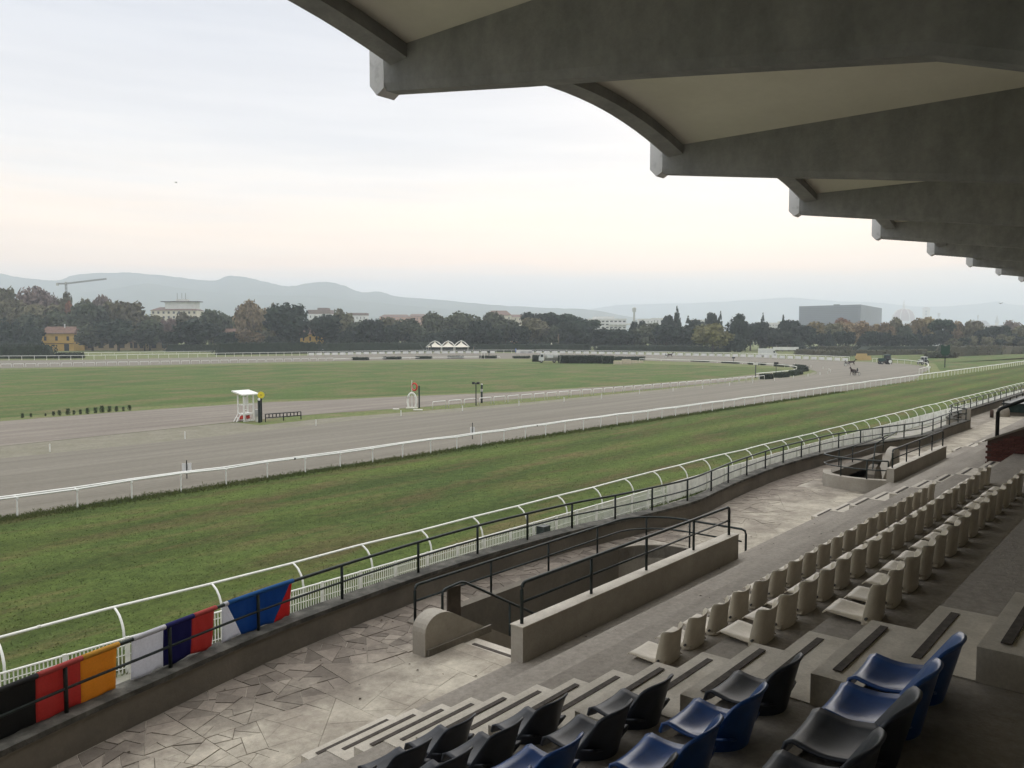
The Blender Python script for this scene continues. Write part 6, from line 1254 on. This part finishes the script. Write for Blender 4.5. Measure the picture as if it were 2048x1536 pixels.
# left
for a in [(66, 555, 78, 'russet', 500), (14, 567, 62, 'olive', 495), (-30, 575, 70, 'olive', 500), (102, 582, 52, 'russet', 510), (40, 590, 80, 'olive', 480), (90, 602, 80, 'olive', 478), (142, 597, 30, 'orange', 520), (168, 588, 44, 'olive', 505), (128, 584, 44, 'olive', 530), (208, 579, 46, 'russet', 520), (188, 600, 84, 'green', 480), (236, 594, 70, 'olive', 500), (262, 597, 78, 'olive', 485), (130, 618, 80, 'green', 470), (70, 625, 70, 'green', 466), (238, 632, 84, 'dark', 450), (186, 645, 76, 'green', 448), (300, 636, 66, 'green', 462), (335, 636, 44, 'russet', 480), (388, 634, 100, 'dark', 440), (424, 611, 60, 'green', 480), (455, 622, 44, 'green', 490), (480, 600, 30, 'russet', 540), (500, 588, 56, 'poplar', 470), (524, 606, 34, 'poplar', 500), (452, 660, 46, 'dark', 440), (500, 655, 60, 'tan', 452),
          (10, 634, 50, 'conifer', 436), (34, 640, 48, 'conifer', 437), (62, 636, 46, 'conifer', 436), (-20, 640, 50, 'conifer', 438), (20, 650, 70, 'dark', 440), (60, 650, 60, 'dark', 441),
          (345, 660, 50, 'dark', 446), (290, 655, 44, 'dark', 447),
          (580, 597, 94, 'dark', 448), (546, 605, 24, 'olive', 470), (655, 625, 74, 'dark', 452), (684, 617, 52, 'olive', 490), (620, 640, 50, 'olive', 500), (716, 640, 50, 'green', 465), (738, 631, 74, 'dark', 450), (768, 628, 54, 'olive', 480), (784, 648, 42, 'dark', 446), (812, 630, 58, 'green', 470), (700, 660, 50, 'dark', 446), (838, 645, 44, 'green', 462), (868, 621, 62, 'green', 480), (905, 621, 72, 'green', 490), (942, 620, 64, 'green', 485), (875, 660, 44, 'dark', 450), (910, 655, 60, 'dark', 455), (965, 634, 64, 'dark', 452), (988, 620, 60, 'green', 490), (1012, 632, 62, 'green', 465), (990, 655, 50, 'dark', 446), (1040, 650, 50, 'dark', 450), (855, 670, 30, 'conifer', 445),
          (1076, 623, 76, 'pine', 520), (1112, 626, 78, 'pine', 525), (1148, 630, 76, 'pine', 522), (1176, 638, 54, 'pine', 515), (1072, 630, 74, 'olive', 470), (1100, 650, 40, 'green', 465), (1120, 640, 46, 'dark', 505), (1140, 642, 52, 'dark', 452), (1168, 648, 60, 'dark', 456), (1205, 652, 66, 'dark', 458), (1240, 653, 62, 'dark', 455), (1280, 653, 60, 'green', 460), (1306, 640, 56, 'green', 475), (1332, 648, 66, 'dark', 455), (1266, 636, 22, 'dark', 500), (1283, 639, 20, 'dark', 505), (1335, 628, 30, 'dark', 520), (1353, 614, 28, 'conifer', 515), (1376, 634, 34, 'conifer', 500), (1392, 632, 34, 'dark', 500), (1372, 650, 60, 'dark', 452), (1402, 645, 50, 'green', 470), (1422, 622, 28, 'dark', 520), (1439, 625, 22, 'conifer', 520),
          (1425, 643, 84, 'yellow', 408), (1476, 630, 54, 'cypress', 430), (1500, 645, 56, 'dark', 458), (1520, 640, 40, 'dark', 480), (1524, 628, 20, 'conifer', 500), (1546, 650, 66, 'dark', 460), (1565, 630, 18, 'conifer', 520), (1580, 638, 60, 'dark', 480), (1600, 648, 66, 'dark', 465), (1555, 660, 60, 'dark', 452),
          (1640, 638, 58, 'tan', 490), (1664, 643, 50, 'olive', 480), (1690, 632, 44, 'orange', 560), (1692, 640, 54, 'tan', 485), (1718, 640, 54, 'tan', 488), (1742, 646, 46, 'tan', 490), (1772, 640, 36, 'tan', 485), (1788, 634, 44, 'olive', 500), (1810, 646, 34, 'green', 480), (1828, 634, 44, 'tan', 495), (1852, 632, 50, 'tan', 500), (1880, 636, 48, 'pine', 485), (1884, 655, 40, 'dark', 480), (1912, 638, 48, 'tan', 500), (1945, 637, 42, 'olive', 490), (1970, 655, 44, 'dark', 478), (1996, 648, 52, 'dark', 482), (2022, 638, 42, 'bare', 540), (2042, 648, 52, 'olive', 490), (2075, 640, 60, 'dark', 500), (2010, 662, 50, 'dark', 470)]: T(*a)
for k in range(14): T(1600 + 20 * k + rt.uniform(-5, 5), 664 + rt.uniform(-5, 5), 30, 'dark' if k % 3 else 'conifer', 455 + rt.uniform(-6, 6))
for k in range(11): T(1905 + 18 * k + rt.uniform(-5, 5), 672 + rt.uniform(-5, 5), 36, 'dark' if k % 2 else 'olive', 462 + rt.uniform(-6, 6))
for k in range(30): T(470 + 38 * k + rt.uniform(-10, 10), 664 + rt.uniform(-8, 6), 46, ['dark', 'green', 'dark'][k % 3], 470 + rt.uniform(-4, 14))
for k in range(20): T(-20 + 30 * k + rt.uniform(-8, 8), 632 + rt.uniform(-8, 6), 56, ['green', 'olive', 'dark', 'olive'][k % 4], 505 + rt.uniform(-8, 14))
cntk = {}; TL.sort(key=lambda a: a[0])
for x, top, w, kind, d, low in TL:
    cntk[kind] = cntk.get(kind, 0) + 1; h = ZT(top, d); rr = WM(w, d) / 2; p = FAR(x, d)
    t = thing(NAMES[kind], f'{DESC[kind]} beyond the track, {ordw(cntk[kind])} of its kind from the left', 'tree', tuple(p), rt.uniform(0, 6.28), 'trees beyond the track')
    o = link('trunk', trunk_me, t); o.location = (0, 0, 0); o.scale = (rr * .9, rr * .9, h)
    base = .30 if kind == 'pine' else .03
    o = link('crown', rt.choice(crowns(kind)), t); o.location = (0, 0, h * base); o.scale = (rr * 1.14, rr * 1.14, h * (1 - base) / (1.03 if kind not in ('conifer', 'cypress') else 1.0))
# dark hedges and undergrowth at the foot of the trees
def back_hedge(x0, x1, yt, d, lab, seed):
    a, c = FAR(x0, d), FAR(x1, d); dv = c - a; tag(leafy('boundary_hedge', [((a + c) / 2, (dv.length, 4, ZT(yt, d)), math.atan2(dv.y, dv.x))], M['hedge'], int(dv.length * 14), .45, seed), lab, 'hedge')
back_hedge(468, 862, 687, 428, 'long dark clipped hedge between the big round tree and the marquees', 71); back_hedge(945, 1180, 689, 432, 'dark hedge behind the single white tent', 72); back_hedge(1180, 1470, 692, 432, 'dark hedge left of the yellow-green round tree', 73)
back_hedge(330, 470, 689, 430, 'dark hedge in front of the left round evergreen', 74);  back_hedge(1590, 2100, 693, 450, 'dark hedge line at the foot of the right trees', 76); back_hedge(-60, 75, 686, 430, 'tall dark hedge at the far left edge', 77)
back_hedge(860, 950, 691, 440, 'dark hedge behind the three marquees', 78)

row_px(-80, 717.5, 112, 716.8, 5.0, 4, M['hedge'], 'dark hedge directly behind the rail at the far left', seed=81); row_px(113, 716.8, 166, 716.5, 2.0, 4, M['hedge'], 'lower dark hedge behind the rail in front of the yellow house', seed=86); row_px(425, 710.0, 640, 706.5, 5.5, 4, M['hedge'], 'dark hedge directly behind the rail left of the banners', seed=82); row_px(640, 706.5, 860, 703.0, 5.0, 4, M['hedge'], 'dark hedge directly behind the left banners', seed=83)
row_px(940, 702.5, 1190, 702.0, 4.5, 4, M['hedge'], 'dark hedge directly behind the centre banners', seed=84); row_px(1190, 702, 1400, 703.5, 3.4, 4, M['hedge'], 'dark hedge directly behind the banners left of the round tree', seed=85)
# ------------------------------------------------------------------ haze
hz_ = MB().box(-12100, 12100, -12100, 12100, -1.6, 466).build('haze', None); tag(hz_, kind='stuff')
hm_ = bpy.data.materials.new('haze'); hm_.use_nodes = True; tn = hm_.node_tree; tn.nodes.clear(); vo = tn.nodes.new('ShaderNodeVolumePrincipled'); vo.inputs['Color'].default_value = (.84, .91, 1.0, 1); vo.inputs['Density'].default_value = .00026; vo.inputs['Anisotropy'].default_value = .2
on = tn.nodes.new('ShaderNodeOutputMaterial'); tn.links.new(vo.outputs[0], on.inputs['Volume']); hz_.data.materials.clear(); hz_.data.materials.append(hm_)
